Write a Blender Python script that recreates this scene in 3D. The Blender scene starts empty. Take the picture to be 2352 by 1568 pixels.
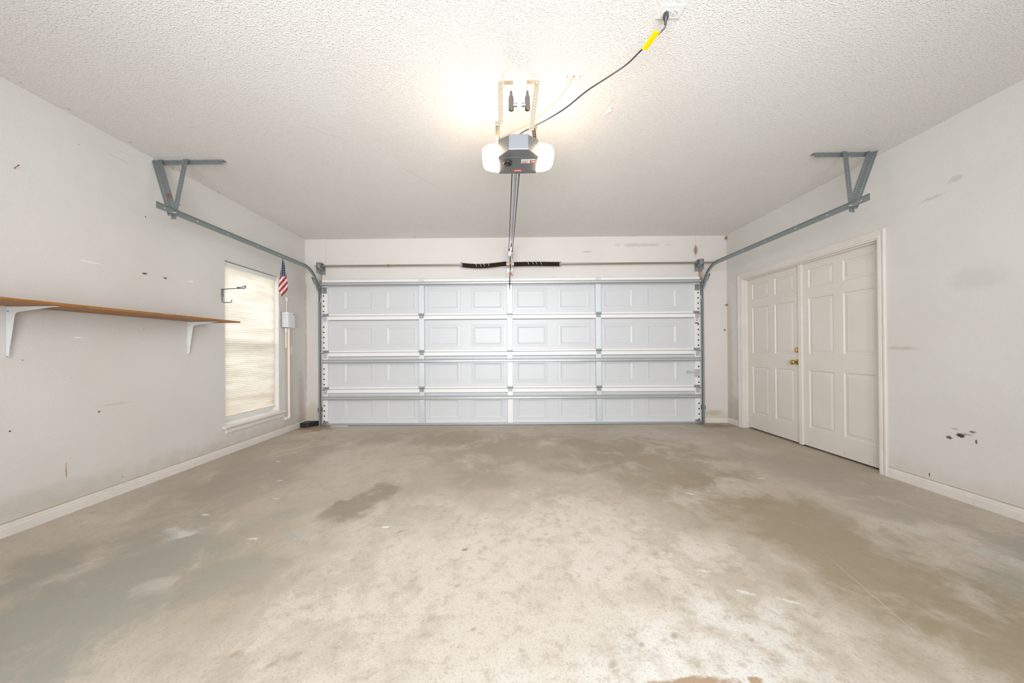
import bpy, math, random
from mathutils import Vector, Matrix

# ------------------------------------------------------------------ camera, world, lights, exposure
S = bpy.context.scene
COL = S.collection
cam = bpy.data.cameras.new('camera')
cam.sensor_fit = 'HORIZONTAL'; cam.sensor_width = 36.0
cam.lens = 36.0 * 790.0 / 2352.0
cam.shift_x = 0.0050; cam.shift_y = 0.00625
cam.clip_start = 0.05; cam.clip_end = 200
co = bpy.data.objects.new('camera', cam); COL.objects.link(co)
yaw, pitch, roll = 0.0077, 0.0040, -0.0074
fw = Vector((-math.sin(yaw)*math.cos(pitch), math.cos(yaw)*math.cos(pitch), math.sin(pitch)))
rt = Vector((math.cos(yaw), math.sin(yaw), 0)); up = rt.cross(fw)
r2 = math.cos(roll)*rt + math.sin(roll)*up; u2 = -math.sin(roll)*rt + math.cos(roll)*up
M = Matrix((r2, u2, -fw)).transposed().to_4x4(); M.translation = Vector((0, 0, 1.0953))
co.matrix_world = M
S.camera = co

S.view_settings.view_transform = 'Standard'; S.view_settings.look = 'None'
S.view_settings.gamma = 1.0; S.view_settings.use_curve_mapping = False
S.view_settings.exposure = 0.30

W = bpy.data.worlds.new('World'); S.world = W; W.use_nodes = True
wn = W.node_tree.nodes; wl = W.node_tree.links
bg = wn['Background']; bg.inputs[1].default_value = 1.0
bg.inputs[0].default_value = (0.86, 0.93, 1.0, 1)


def area(name, loc, target, sx, sy, power, color, spread=180):
    l = bpy.data.lights.new(name, 'AREA'); l.shape = 'RECTANGLE'; l.size = sx; l.size_y = sy
    l.energy = power; l.color = color; l.spread = math.radians(spread)
    o = bpy.data.objects.new(name, l); COL.objects.link(o)
    o.location = loc
    o.rotation_euler = (Vector(target)-Vector(loc)).to_track_quat('-Z', 'Y').to_euler()
    return o

# added fill light behind the camera, and daylight through the window
area('rear_fill', (0.0, -0.95, 1.45), (0.0, 5.0, 2.1), 3.0, 1.8, 104, (0.90, 0.955, 1.0), 126)
area('window_daylight', (-4.3, 4.05, 1.6), (-3.0, 4.05, 1.15), 2.4, 2.4, 36, (1.0, 0.98, 0.97))
LAMP = 18.0
LAMP_COL = (1.0, 0.74, 0.50, 1)

XL, XR, D, H, YR = -3.016, 3.189, 5.06, 2.74, -1.1
R_ = random.Random(7)

# ------------------------------------------------------------------ materials
def mat(name, col, rough=0.6, metal=0.0, spec=0.5):
    m = bpy.data.materials.new(name); m.use_nodes = True
    b = m.node_tree.nodes['Principled BSDF']
    b.inputs['Base Color'].default_value = (*col, 1); b.inputs['Roughness'].default_value = rough
    b.inputs['Metallic'].default_value = metal
    b.inputs['Specular IOR Level'].default_value = spec
    return m


class NT:
    """small helper for building node chains"""
    def __init__(s, m):
        s.m = m; s.n = m.node_tree.nodes; s.l = m.node_tree.links
        s.b = s.n['Principled BSDF']
        s.pos = s.n.new('ShaderNodeNewGeometry').outputs['Position']
        s.oc = s.n.new('ShaderNodeTexCoord').outputs['Object']

    def link(s, a, b):
        if hasattr(a, 'is_output'): s.l.new(a, b)
        else: b.default_value = a

    def math(s, op, a, b=0.0, clamp=False):
        n = s.n.new('ShaderNodeMath'); n.operation = op; n.use_clamp = clamp
        s.link(a, n.inputs[0]); s.link(b, n.inputs[1]); return n.outputs[0]

    def noise(s, scale, detail=4, rough=0.55, vec=None, stretch=None, dist=0.0):
        n = s.n.new('ShaderNodeTexNoise'); n.inputs['Scale'].default_value = scale
        n.inputs['Detail'].default_value = detail; n.inputs['Roughness'].default_value = rough
        n.inputs['Distortion'].default_value = dist
        v = vec or s.pos
        if stretch:
            mp = s.n.new('ShaderNodeMapping'); mp.inputs['Scale'].default_value = stretch[:3]
            if len(stretch) > 3: mp.inputs['Rotation'].default_value = (0, 0, stretch[3])
            s.l.new(v, mp.inputs[0]); v = mp.outputs[0]
        s.l.new(v, n.inputs['Vector']); return n.outputs['Fac']

    def ramp(s, v, a, b, lo=0.0, hi=1.0, smooth=True):
        n = s.n.new('ShaderNodeMapRange'); n.clamp = True
        if smooth: n.interpolation_type = 'SMOOTHSTEP'
        s.l.new(v, n.inputs[0])
        for i, x in zip((1, 2, 3, 4), (a, b, lo, hi)): n.inputs[i].default_value = x
        return n.outputs[0]

    def mix(s, f, a, b, mode='MIX'):
        n = s.n.new('ShaderNodeMix'); n.data_type = 'RGBA'; n.blend_type = mode
        s.link(f, n.inputs[0])
        for x, i in ((a, 6), (b, 7)):
            if isinstance(x, tuple): n.inputs[i].default_value = (*x[:3], 1)
            else: s.l.new(x, n.inputs[i])
        return n.outputs[2]

    def vec(s, op, a, b):
        n = s.n.new('ShaderNodeVectorMath'); n.operation = op
        s.l.new(a, n.inputs[0])
        if isinstance(b, tuple): n.inputs[1].default_value = b
        else: s.l.new(b, n.inputs[1])
        return n.outputs[0]

    warped = None

    def blob(s, c, size, noise, amt=0.5, edge=0.5, rot=0.0):
        """soft patch centred at c with per-axis size, its rim broken up by noise"""
        mp = s.n.new('ShaderNodeMapping'); mp.vector_type = 'TEXTURE'
        mp.inputs['Location'].default_value = c; mp.inputs['Rotation'].default_value = (0, 0, rot)
        mp.inputs['Scale'].default_value = size
        s.l.new(s.warped or s.pos, mp.inputs[0])
        ln = s.n.new('ShaderNodeVectorMath'); ln.operation = 'LENGTH'; s.l.new(mp.outputs[0], ln.inputs[0])
        d = s.math('ADD', ln.outputs['Value'], s.math('MULTIPLY', s.math('SUBTRACT', noise, 0.5), amt))
        return s.ramp(d, 1.0, 1.0-edge, 0.0, 1.0)

    def specks(s, scale, radius, keep, vec=None):
        """sparse small dots"""
        v = s.n.new('ShaderNodeTexVoronoi'); v.inputs['Scale'].default_value = scale
        s.l.new(vec or s.pos, v.inputs['Vector'])
        dots = s.math('LESS_THAN', v.outputs['Distance'], radius)
        sx = s.n.new('ShaderNodeSeparateColor'); s.l.new(v.outputs['Color'], sx.inputs[0])
        k = s.math('GREATER_THAN', sx.outputs[0], 1-keep)
        # size differs from dot to dot
        r = s.math('LESS_THAN', v.outputs['Distance'], s.math('MULTIPLY', sx.outputs[1], radius))
        return s.math('MULTIPLY', r, k)

    def bump(s, h, strength=0.3, dist=0.01):
        b = s.n.new('ShaderNodeBump'); b.inputs['Strength'].default_value = strength
        b.inputs['Distance'].default_value = dist
        s.l.new(h, b.inputs['Height']); s.l.new(b.outputs[0], s.b.inputs['Normal'])

    def color(s, c): s.l.new(c, s.b.inputs['Base Color'])

    def z(s):
        x = s.n.new('ShaderNodeSeparateXYZ'); s.l.new(s.pos, x.inputs[0]); return x.outputs


def wall_material(name, base, blobs=(), specks=0.10, texture=1.0, dirt=0.5):
    m = mat(name, base, 0.75, spec=0.25); t = NT(m)
    n1 = t.noise(1.3, 4); n2 = t.noise(9, 3)
    c = t.mix(t.ramp(n1, 0.35, 0.7), base, tuple(x*f for x, f in zip(base, (0.955, 0.95, 0.935))))
    z = t.z()[2]
    low = t.math('MULTIPLY', t.ramp(t.math('ADD', z, t.math('MULTIPLY', t.math('SUBTRACT', t.noise(7, 5, 0.65), 0.5), 0.3)), 0.26, 0.04), dirt)
    c = t.mix(low, c, (0.52, 0.43, 0.33))
    for (p, size, colr, a) in blobs:
        c = t.mix(t.math('MULTIPLY', t.blob(p, size, t.noise(45 if min(size) < 0.03 else 12, 4, 0.7), 2.6 if min(size[1:]) < 0.04 else 0.9, 0.6), a), c, colr)
    c = t.mix(t.specks(7.0, 0.045, specks), c, (0.10, 0.07, 0.05))
    c = t.mix(t.math('MULTIPLY', t.specks(15.0, 0.05, specks*0.9), t.ramp(t.noise(0.9, 2), 0.42, 0.6)), c, (0.22, 0.16, 0.11))
    c = t.mix(t.math('MULTIPLY', t.specks(3.1, 0.03, specks), 0.9), c, (0.2, 0.11, 0.06))
    zl = t.math('MULTIPLY', t.math('LESS_THAN', z, 0.0835), t.ramp(t.noise(5, 4), 0.3, 0.55, 0.3, 0.8))
    c = t.mix(zl, c, (0.42, 0.29, 0.17))
    # thin scuff lines
    w = t.noise(4.0, 2, 0.5, stretch=(1, 0.25, 7))
    sc = t.math('MULTIPLY', t.ramp(w, 0.735, 0.75), t.ramp(n1, 0.5, 0.6))
    c = t.mix(t.math('MULTIPLY', sc, 0.35), c, (0.42, 0.37, 0.32))
    t.color(c)
    t.bump(t.math('ADD', t.noise(75, 2), t.math('MULTIPLY', t.noise(18, 2), 0.8)), 0.22*texture, 0.006)
    return m


CREAM = (0.755, 0.73, 0.70)
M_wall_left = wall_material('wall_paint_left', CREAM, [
    ((XL, 2.82, 1.745), (0.05, 0.030, 0.012), (0.06, 0.05, 0.05), 0.9),
    ((XL, 2.99, 1.74), (0.05, 0.02, 0.012), (0.08, 0.06, 0.05), 0.9),
    ((XL, 2.46, 1.745), (0.05, 0.10, 0.006), (0.95, 0.93, 0.90), 0.8),
    ((XL, 3.24, 1.76), (0.05, 0.03, 0.015), (0.95, 0.93, 0.90), 0.8),
    ((XL, 2.378, 1.199), (0.05, 0.03, 0.006), (0.97, 0.96, 0.94), 0.9),
    ((XL, 2.504, 0.66), (0.05, 0.012, 0.010), (0.22, 0.10, 0.03), 1.0),
    ((XL, 2.315, 0.295), (0.05, 0.005, 0.07), (0.42, 0.24, 0.12), 0.9),
    ((XL, 2.62, 0.70), (0.05, 0.14, 0.010), (0.55, 0.49, 0.43), 0.4),
    ((XL, 2.2, 0.16), (0.05, 0.55, 0.10), (0.56, 0.52, 0.46), 0.35),
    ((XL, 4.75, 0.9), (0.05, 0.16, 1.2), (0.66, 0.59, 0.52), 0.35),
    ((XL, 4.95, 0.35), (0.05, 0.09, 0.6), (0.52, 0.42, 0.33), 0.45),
    ((XL, 4.72, 2.343), (0.05, 0.025, 0.035), (0.20, 0.12, 0.06), 0.95),
], 0.14, dirt=0.45)
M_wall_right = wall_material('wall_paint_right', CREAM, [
    ((XR, 2.466, 0.46), (0.05, 0.030, 0.020), (0.05, 0.04, 0.035), 1.0),
    ((XR, 2.526, 0.43), (0.05, 0.02, 0.016), (0.07, 0.05, 0.04), 0.9),
    ((XR, 2.40, 0.50), (0.05, 0.022, 0.010), (0.12, 0.09, 0.08), 0.8),
    ((XR, 2.43, 0.475), (0.05, 0.045, 0.012), (0.25, 0.21, 0.19), 0.6),
    ((XR, 2.50, 0.50), (0.05, 0.03, 0.008), (0.30, 0.26, 0.23), 0.5),
    ((XR, 2.38, 0.44), (0.05, 0.008, 0.022), (0.08, 0.05, 0.03), 0.9),
    ((XR, 2.38, 1.56), (0.05, 0.20, 0.10), (0.62, 0.60, 0.575), 0.5),
    ((XR, 2.83, 1.08), (0.05, 0.16, 0.018), (0.52, 0.46, 0.41), 0.5),
    ((XR, 2.62, 2.21), (0.05, 0.10, 0.015), (0.52, 0.47, 0.38), 0.5),
    ((XR, 2.48, 2.28), (0.05, 0.06, 0.03), (0.52, 0.47, 0.38), 0.5),
    ((XR, 2.646, 0.117), (0.05, 0.006, 0.025), (0.22, 0.11, 0.06), 1.0),
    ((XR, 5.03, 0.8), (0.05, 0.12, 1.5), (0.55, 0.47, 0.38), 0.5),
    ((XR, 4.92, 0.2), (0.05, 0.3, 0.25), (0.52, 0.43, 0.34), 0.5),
], 0.08, dirt=0.25)
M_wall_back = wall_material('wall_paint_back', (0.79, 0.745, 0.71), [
    ((2.74, D, 2.52), (0.035, 0.05, 0.10), (0.30, 0.17, 0.08), 0.75),
    ((2.99, D, 0.14), (0.18, 0.05, 0.06), (0.55, 0.45, 0.33), 0.6),
    ((-2.9, D, 0.2), (0.2, 0.05, 0.18), (0.62, 0.52, 0.40), 0.5),
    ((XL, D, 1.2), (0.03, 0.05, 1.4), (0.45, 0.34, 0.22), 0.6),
    ((1.9, D, 2.61), (0.5, 0.05, 0.03), (0.45, 0.36, 0.28), 0.35),
    ((1.15, D, 2.52), (0.12, 0.05, 0.012), (0.35, 0.28, 0.22), 0.45),
], 0.22, 0.35, dirt=0.25)
M_wall_front = wall_material('wall_paint_house_side', CREAM)

M_trim = mat('trim_paint', (0.80, 0.75, 0.69), 0.45, spec=0.4); t = NT(M_trim)
zz = t.z()[2]
g = t.math('MULTIPLY', t.ramp(t.noise(22, 5), 0.55, 0.72), t.ramp(zz, 0.25, 0.0))
t.color(t.mix(t.math('MULTIPLY', g, 0.2), t.mix(t.ramp(t.noise(3, 3), 0.4, 0.65), (0.82, 0.775, 0.725), (0.785, 0.735, 0.68)), (0.42, 0.33, 0.25)))
M_doorpaint = mat('door_paint', (0.77, 0.715, 0.655), 0.42, spec=0.4); t = NT(M_doorpaint)
g = t.math('MULTIPLY', t.ramp(t.noise(30, 5), 0.58, 0.72), t.ramp(t.z()[2], 0.18, 0.0, 0, 0.5))
c = t.mix(g, t.mix(t.ramp(t.noise(2.5, 4), 0.35, 0.7), (0.80, 0.745, 0.69), (0.77, 0.715, 0.655)), (0.45, 0.36, 0.27))
t.color(t.mix(t.specks(6, 0.03, 0.1), c, (0.2, 0.15, 0.1)))

# ceiling with sprayed orange-peel texture
M_ceil = mat('ceiling_spray_texture', (0.80, 0.765, 0.725), 0.85, spec=0.2); t = NT(M_ceil)
b1 = t.ramp(t.noise(165, 1.5, 0.5, dist=0.15), 0.50, 0.70); b2 = t.ramp(t.noise(100, 1, 0.5, dist=0.2), 0.53, 0.72)
hgt = t.math('ADD', t.math('MULTIPLY', b1, 0.8), t.math('MULTIPLY', b2, 1.0))
t.bump(hgt, 0.68, 0.0034)
c = t.mix(t.ramp(t.noise(0.8, 3), 0.35, 0.7), (0.88, 0.855, 0.825), (0.86, 0.83, 0.80))
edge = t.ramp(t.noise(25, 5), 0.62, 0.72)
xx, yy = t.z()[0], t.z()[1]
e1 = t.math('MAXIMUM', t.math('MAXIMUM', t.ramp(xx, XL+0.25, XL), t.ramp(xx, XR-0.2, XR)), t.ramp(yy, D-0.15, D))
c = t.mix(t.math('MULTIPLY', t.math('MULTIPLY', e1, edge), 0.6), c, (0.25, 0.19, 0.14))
# drywall tape seams that show through
def seam(x0, y0, x1, y1, w=0.004):
    L = math.hypot(x1-x0, y1-y0); a = math.atan2(y1-y0, x1-x0)
    return t.blob(((x0+x1)/2, (y0+y1)/2, H), (L/2, w, 1), t.noise(20, 2), 0.3, 0.5, a)
for q in ((-1.55, 2.45, -1.22, 2.72), (-1.05, 2.95, -0.62, 3.62), (-0.30, 2.0, -0.16, 2.75), (0.62, 2.55, 0.72, 2.2)):
    c = t.mix(t.math('MULTIPLY', seam(*q), 0.30), c, (0.45, 0.38, 0.30))
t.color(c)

# concrete floor
M_floor = mat('worn_concrete', (0.45, 0.41, 0.36), 0.5, spec=0.35); t = NT(M_floor)
nA = t.noise(0.75, 6, 0.6); nB = t.noise(2.8, 8, 0.66, stretch=(1, 0.85, 1, 0.6), dist=0.5); nC = t.noise(16, 7, 0.72)
nD = t.noise(105, 4, 0.75); nE = t.noise(6.5, 7, 0.7, stretch=(1.1, 0.85, 1, -0.35), dist=0.25)
nBx = t.math('ADD', t.math('MULTIPLY', t.ramp(nB, 0.34, 0.66), 0.75), t.math('MULTIPLY', t.ramp(nC, 0.36, 0.64), 0.25))
c = t.mix(t.ramp(nA, 0.36, 0.66), (0.485, 0.41, 0.325), (0.60, 0.525, 0.44))
_wp = t.n.new('ShaderNodeTexNoise'); _wp.inputs['Scale'].default_value = 3.5; _wp.inputs['Detail'].default_value = 5; t.l.new(t.pos, _wp.inputs['Vector'])
_ws = t.n.new('ShaderNodeVectorMath'); _ws.operation = 'MULTIPLY_ADD'; _ws.inputs[1].default_value = (0.6, 0.6, 0); _ws.inputs[2].default_value = (-0.3, -0.3, 0)
t.l.new(_wp.outputs['Color'], _ws.inputs[0]); WARP = t.vec('ADD', t.pos, _ws.outputs[0])
def fl(p, size, colr, a, rot=0.0, edge=0.75, amt=0.9, nz=None):
    global c
    t.warped = WARP if min(size) > 0.09 else None
    c = t.mix(t.math('MULTIPLY', t.blob((p[0], p[1], 0), (size[0], size[1], 1), nz or nBx, amt, edge, rot), a), c, colr)
LIGHT = (0.70, 0.635, 0.55); DARK = (0.335, 0.265, 0.175); GREY = (0.34, 0.345, 0.295)
fl((0.1, 1.1), (1.5, 1.3), LIGHT, 0.85, 0.0, 0.7)
fl((-0.5, 2.0), (1.1, 0.6), LIGHT, 0.6)
fl((0.55, 2.05), (0.6, 0.85), (0.72, 0.65, 0.57), 0.7)
fl((0.55, 1.15), (0.75, 0.35), (0.80, 0.78, 0.74), 0.75, 0.3, 0.9)
fl((1.75, 2.0), (0.55, 1.3), DARK, 0.85, 0.25)
fl((1.9, 1.2), (0.7, 0.6), DARK, 0.75, 0.3)
fl((1.35, 3.4), (1.0, 1.2), DARK, 0.75)
fl((0.2, 3.7), (1.4, 0.8), DARK, 0.6)
fl((-0.9, 4.3), (1.6, 0.55), DARK, 0.55)
fl((-1.05, 2.55), (0.16, 0.42), (0.30, 0.25, 0.19), 0.85, -0.30, 0.6, 0.7)
fl((-0.25, 2.9), (0.30, 0.55), (0.36, 0.31, 0.24), 0.6, -0.2)
fl((-1.9, 1.5), (0.65, 1.0), GREY, 0.8, -0.2)
fl((-2.3, 3.0), (0.55, 1.6), (0.36, 0.32, 0.26), 0.7, 0.05)
fl((-1.35, 1.7), (0.5, 0.28), (0.36, 0.33, 0.28), 0.6, 0.5)
fl((2.6, 1.4), (0.5, 0.9), GREY, 0.8)
fl((2.6, 2.9), (0.5, 1.4), (0.38, 0.34, 0.29), 0.6)
fl((2.95, 4.85), (0.35, 0.2), (0.27, 0.16, 0.08), 0.75)
fl((-2.75, 4.8), (0.40, 0.22), (0.38, 0.22, 0.10), 0.75)
fl((2.45, 1.9), (0.10, 0.55), (0.62, 0.62, 0.58), 0.5, 0.45, 0.9, 1.2, nE)
fl((-1.95, 2.05), (0.22, 0.10), (0.72, 0.71, 0.68), 0.75, 0.2, 0.8, 1.4, nC)
fl((-0.775, 2.129), (0.028, 0.012), (0.95, 0.95, 0.93), 0.9, 0, 0.4, 0.6, nC)
fl((-0.252, 1.886), (0.025, 0.018), (0.42, 0.22, 0.09), 0.85, 0.3, 0.6, 0.8, nC)
fl((-0.667, 2.078), (0.045, 0.012), (0.42, 0.24, 0.11), 0.75, 0.9, 0.6, 0.8, nC)
fl((0.58, 1.128), (0.19, 0.030), (0.36, 0.20, 0.08), 0.8, 0.05, 0.5, 2.6, nC)
fl((0.80, 1.14), (0.03, 0.02), (0.36, 0.20, 0.08), 0.8, 0.05, 0.5, 2.0, nC)
for q in ((-2.05, 2.3), (-1.75, 2.55), (-1.95, 2.9), (-2.3, 3.4), (-1.5, 2.0), (0.95, 1.7), (1.05, 1.55), (0.82, 1.85), (1.2, 1.5), (2.1, 2.9), (1.35, 2.6)):
    fl(q, (0.045, 0.014), (0.80, 0.79, 0.76), 0.75, R_.uniform(-.5, .5), 0.5, 2.4, nC)
for (x, y, s_) in ((-1.0, 1.24, .035), (-0.84, 1.2, .03), (-0.15, 1.35, .02), (-0.25, 1.6, .022), (0.48, 1.28, .02), (0.62, 1.32, .03), (0.9, 1.30, .02), (0.35, 1.20, .03)):
    fl((x, y), (s_, s_*0.6), (0.38, 0.30, 0.22), 0.7, 0.7, 0.8, 1.0, nC)
fl((1.595, 1.547), (0.389, 0.0035), (0.62, 0.58, 0.50), 0.55, -1.796, 0.6, 0.5, nC)
# fine mottling, streaks and pits
c = t.mix(t.math('MULTIPLY', t.ramp(nE, 0.50, 0.66), 0.34), c, (0.40, 0.335, 0.255))
c = t.mix(t.math('MULTIPLY', t.ramp(nB, 0.54, 0.66), 0.30), c, (0.70, 0.655, 0.595))
c = t.mix(t.math('MULTIPLY', t.ramp(nC, 0.53, 0.66), 0.42), c, (0.38, 0.31, 0.225))
c = t.mix(t.math('MULTIPLY', t.ramp(nD, 0.51, 0.65), 0.48), c, (0.36, 0.305, 0.24))
c = t.mix(t.math('MULTIPLY', t.specks(9, 0.06, 0.05), 0.7), c, (0.9, 0.88, 0.85))
c = t.mix(t.math('MULTIPLY', t.specks(14, 0.06, 0.05), 0.6), c, (0.15, 0.11, 0.08))
t.color(c)
t.l.new(t.ramp(nB, 0.3, 0.7, 0.42, 0.62), t.b.inputs['Roughness'])
t.bump(t.math('ADD', t.noise(35, 5, 0.65), t.math('MULTIPLY', nD, 0.5)), 0.20, 0.006)

def galv(name, col, rough, metal=0.75):
    m = mat(name, col, rough, metal); t = NT(m)
    v = t.n.new('ShaderNodeTexVoronoi'); v.inputs['Scale'].default_value = 330; t.l.new(t.pos, v.inputs['Vector'])
    s = t.n.new('ShaderNodeSeparateColor'); t.l.new(v.outputs['Color'], s.inputs[0])
    t.color(t.mix(s.outputs[0], tuple(x*0.90 for x in col), tuple(min(1, x*1.08) for x in col)))
    return m

M_track = galv('galvanised_track', (0.29, 0.325, 0.325), 0.42, 0.6)
M_angle = galv('galvanised_angle', (0.24, 0.27, 0.275), 0.5, 0.55)
M_strapgold = galv('punched_strap_steel', (0.50, 0.44, 0.34), 0.4, 0.6)
M_strut = galv('galvanised_strut', (0.60, 0.61, 0.61), 0.35, 0.5)
M_stile = galv('galvanised_stile', (0.68, 0.70, 0.715), 0.4, 0.35)
M_hinge = galv('galvanised_hinge', (0.34, 0.36, 0.37), 0.4, 0.45)
M_bolt = mat('bolt_steel', (0.65, 0.65, 0.63), 0.3, 0.9)
M_shaft = mat('shaft_steel', (0.42, 0.38, 0.32), 0.35, 0.85)
M_skin = mat('door_steel_skin', (0.68, 0.685, 0.70), 0.38, 0.0, 0.5)
M_rail = mat('door_rail_white', (0.90, 0.885, 0.87), 0.3, 0.0, 0.6)
M_white = mat('white_enamel', (0.84, 0.86, 0.86), 0.3, 0.0, 0.5)
M_darkhole = mat('hole_shadow_liner', (0.02, 0.02, 0.022), 0.9)
M_joint_shade = mat('grey_joint_shade', (0.20, 0.19, 0.185), 0.9)  # dark grey for section joints and for shade drawn under the top rails
M_black = mat('black_rubber', (0.02, 0.02, 0.023), 0.5)
M_blackpl = mat('black_plastic', (0.035, 0.038, 0.042), 0.35)
M_cord = mat('cord_jacket', (0.045, 0.047, 0.055), 0.35)
M_spring = mat('spring_steel', (0.045, 0.028, 0.022), 0.5, 0.5)
M_chain = mat('oily_chain', (0.06, 0.05, 0.045), 0.45, 0.6)
M_seal = mat('grey_bottom_retainer', (0.42, 0.46, 0.48), 0.4, 0.3)
M_orange = mat('bare_orange_wood', (0.60, 0.27, 0.08), 0.7)
M_rust = mat('rusty_brown', (0.22, 0.08, 0.03), 0.8)
M_mud = mat('dried_mud', (0.42, 0.21, 0.08), 0.9)
M_brass = mat('brass', (0.56, 0.38, 0.15), 0.34, 1.0)
M_pvc = mat('cream_conduit', (0.95, 0.83, 0.68), 0.4)
M_pvcw = mat('white_fitting', (0.88, 0.87, 0.85), 0.35)
M_box = mat('grey_white_box', (0.74, 0.76, 0.78), 0.35)
M_blue = mat('navy_print', (0.02, 0.04, 0.16), 0.4)
M_red = mat('red_plastic', (0.65, 0.03, 0.03), 0.35)
M_redprint = mat('red_print', (0.72, 0.09, 0.06), 0.5)
M_greyprint = mat('grey_print', (0.45, 0.42, 0.42), 0.5)
M_label = mat('paper_label', (0.86, 0.85, 0.83), 0.5)
M_yellow = mat('yellow_tag', (0.93, 0.72, 0.0), 0.4)
M_yellow2 = mat('yellow_tag_print', (0.62, 0.48, 0.02), 0.5)
M_opener = mat('opener_grey_paint', (0.16, 0.165, 0.17), 0.45, 0.2)
M_opener2 = mat('opener_silver_plate', (0.33, 0.35, 0.38), 0.3, 0.6)
M_outlet = mat('outlet_plastic', (0.82, 0.80, 0.78), 0.35)
M_slot = mat('dark_slot', (0.05, 0.035, 0.03), 0.6)
M_stick_o = mat('orange_sticker_print', (0.85, 0.25, 0.03), 0.5)
M_stick_b = mat('blue_sticker_print', (0.10, 0.17, 0.42), 0.5)
M_wirecol = mat('thin_bell_wire', (0.45, 0.35, 0.16), 0.5)
M_sensor = mat('sensor_grey_plastic', (0.17, 0.155, 0.15), 0.3, 0.4)
M_rope = mat('red_white_rope', (0.70, 0.42, 0.32), 0.8)
M_ledg = mat('green_led', (0.05, 0.5, 0.05), 0.3)
M_ledg.node_tree.nodes['Principled BSDF'].inputs['Emission Color'].default_value = (0.1, 1, 0.1, 1)
M_ledg.node_tree.nodes['Principled BSDF'].inputs['Emission Strength'].default_value = 0.8
M_ledr = mat('amber_led', (0.6, 0.2, 0.03), 0.3)
M_ledr.node_tree.nodes['Principled BSDF'].inputs['Emission Color'].default_value = (1, 0.3, 0.05, 1)
M_ledr.node_tree.nodes['Principled BSDF'].inputs['Emission Strength'].default_value = 0.8
M_lens = mat('lit_lamp_lens', (0.95, 0.93, 0.88), 0.4)
b = M_lens.node_tree.nodes['Principled BSDF']
b.inputs['Emission Color'].default_value = LAMP_COL; b.inputs['Emission Strength'].default_value = LAMP
M_ground = mat('lawn', (0.10, 0.16, 0.05), 0.9)
M_vinyl = mat('window_vinyl', (0.80, 0.82, 0.80), 0.4)

M_wood = mat('stained_pine', (0.45, 0.22, 0.06), 0.5, spec=0.3); t = NT(M_wood)
g1 = t.noise(9, 5, 0.65, stretch=(22, 0.9, 22)); g2 = t.noise(30, 4, 0.6, stretch=(9, 0.7, 9))
c = t.mix(t.ramp(g1, 0.35, 0.65), (0.44, 0.20, 0.05), (0.27, 0.105, 0.025))
c = t.mix(t.math('MULTIPLY', t.ramp(g2, 0.58, 0.66), 0.5), c, (0.68, 0.42, 0.17))
t.color(c)

# pleated shade: cloth that lets daylight through
M_shade = bpy.data.materials.new('pleated_shade_cloth'); M_shade.use_nodes = True
n_ = M_shade.node_tree.nodes; l_ = M_shade.node_tree.links; pb = n_['Principled BSDF']
pb.inputs['Base Color'].default_value = (0.82, 0.76, 0.66, 1); pb.inputs['Roughness'].default_value = 0.8
tr = n_.new('ShaderNodeBsdfTranslucent'); mx = n_.new('ShaderNodeMixShader'); mx.inputs[0].default_value = 0.55
l_.new(pb.outputs[0], mx.inputs[1]); l_.new(tr.outputs[0], mx.inputs[2]); l_.new(mx.outputs[0], n_['Material Output'].inputs[0])
geo = n_.new('ShaderNodeNewGeometry'); nz_ = n_.new('ShaderNodeTexNoise'); nz_.inputs['Scale'].default_value = 5
mp_ = n_.new('ShaderNodeMapping'); mp_.inputs['Scale'].default_value = (1, 0.4, 3); l_.new(geo.outputs['Position'], mp_.inputs[0]); l_.new(mp_.outputs[0], nz_.inputs['Vector'])
cr = n_.new('ShaderNodeValToRGB'); cr.color_ramp.elements[0].color = (0.80, 0.73, 0.62, 1); cr.color_ramp.elements[0].position = 0.35
cr.color_ramp.elements[1].color = (0.94, 0.87, 0.78, 1); cr.color_ramp.elements[1].position = 0.6
l_.new(nz_.outputs['Fac'], cr.inputs[0]); l_.new(cr.outputs[0], tr.inputs[0]); l_.new(cr.outputs[0], pb.inputs['Base Color'])

M_glass = bpy.data.materials.new('window_glass'); M_glass.use_nodes = True
n_ = M_glass.node_tree.nodes; l_ = M_glass.node_tree.links
tp = n_.new('ShaderNodeBsdfTransparent'); tp.inputs[0].default_value = (0.95, 0.95, 0.95, 1); gl = n_.new('ShaderNodeBsdfGlossy'); gl.inputs['Roughness'].default_value = 0.02
mx = n_.new('ShaderNodeMixShader'); mx.inputs[0].default_value = 0.07
l_.new(tp.outputs[0], mx.inputs[1]); l_.new(gl.outputs[0], mx.inputs[2]); l_.new(mx.outputs[0], n_['Material Output'].inputs[0])

# flag print
M_flag = mat('flag_cloth', (0.8, 0.8, 0.8), 0.7); t = NT(M_flag)
uv = t.n.new('ShaderNodeUVMap').outputs[0]
sx = t.n.new('ShaderNodeSeparateXYZ'); t.l.new(uv, sx.inputs[0]); U, V = sx.outputs[0], sx.outputs[1]   # metres across, metres down
st = t.math('FRACT', t.math('DIVIDE', t.math('ADD', V, t.math('MULTIPLY', U, 1.45)), 0.078))
c = t.mix(t.math('LESS_THAN', st, 0.5), (0.74, 0.71, 0.68), (0.42, 0.02, 0.03))
fu = t.math('SUBTRACT', t.math('FRACT', t.math('DIVIDE', t.math('ADD', U, 0.5), 0.019)), 0.5)
fv = t.math('SUBTRACT', t.math('FRACT', t.math('DIVIDE', V, 0.0215)), 0.5)
dd = t.math('SQRT', t.math('ADD', t.math('MULTIPLY', fu, fu), t.math('MULTIPLY', fv, fv)))
cu = t.mix(t.math('LESS_THAN', dd, 0.24), (0.012, 0.02, 0.09), (0.85, 0.85, 0.88))
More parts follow.
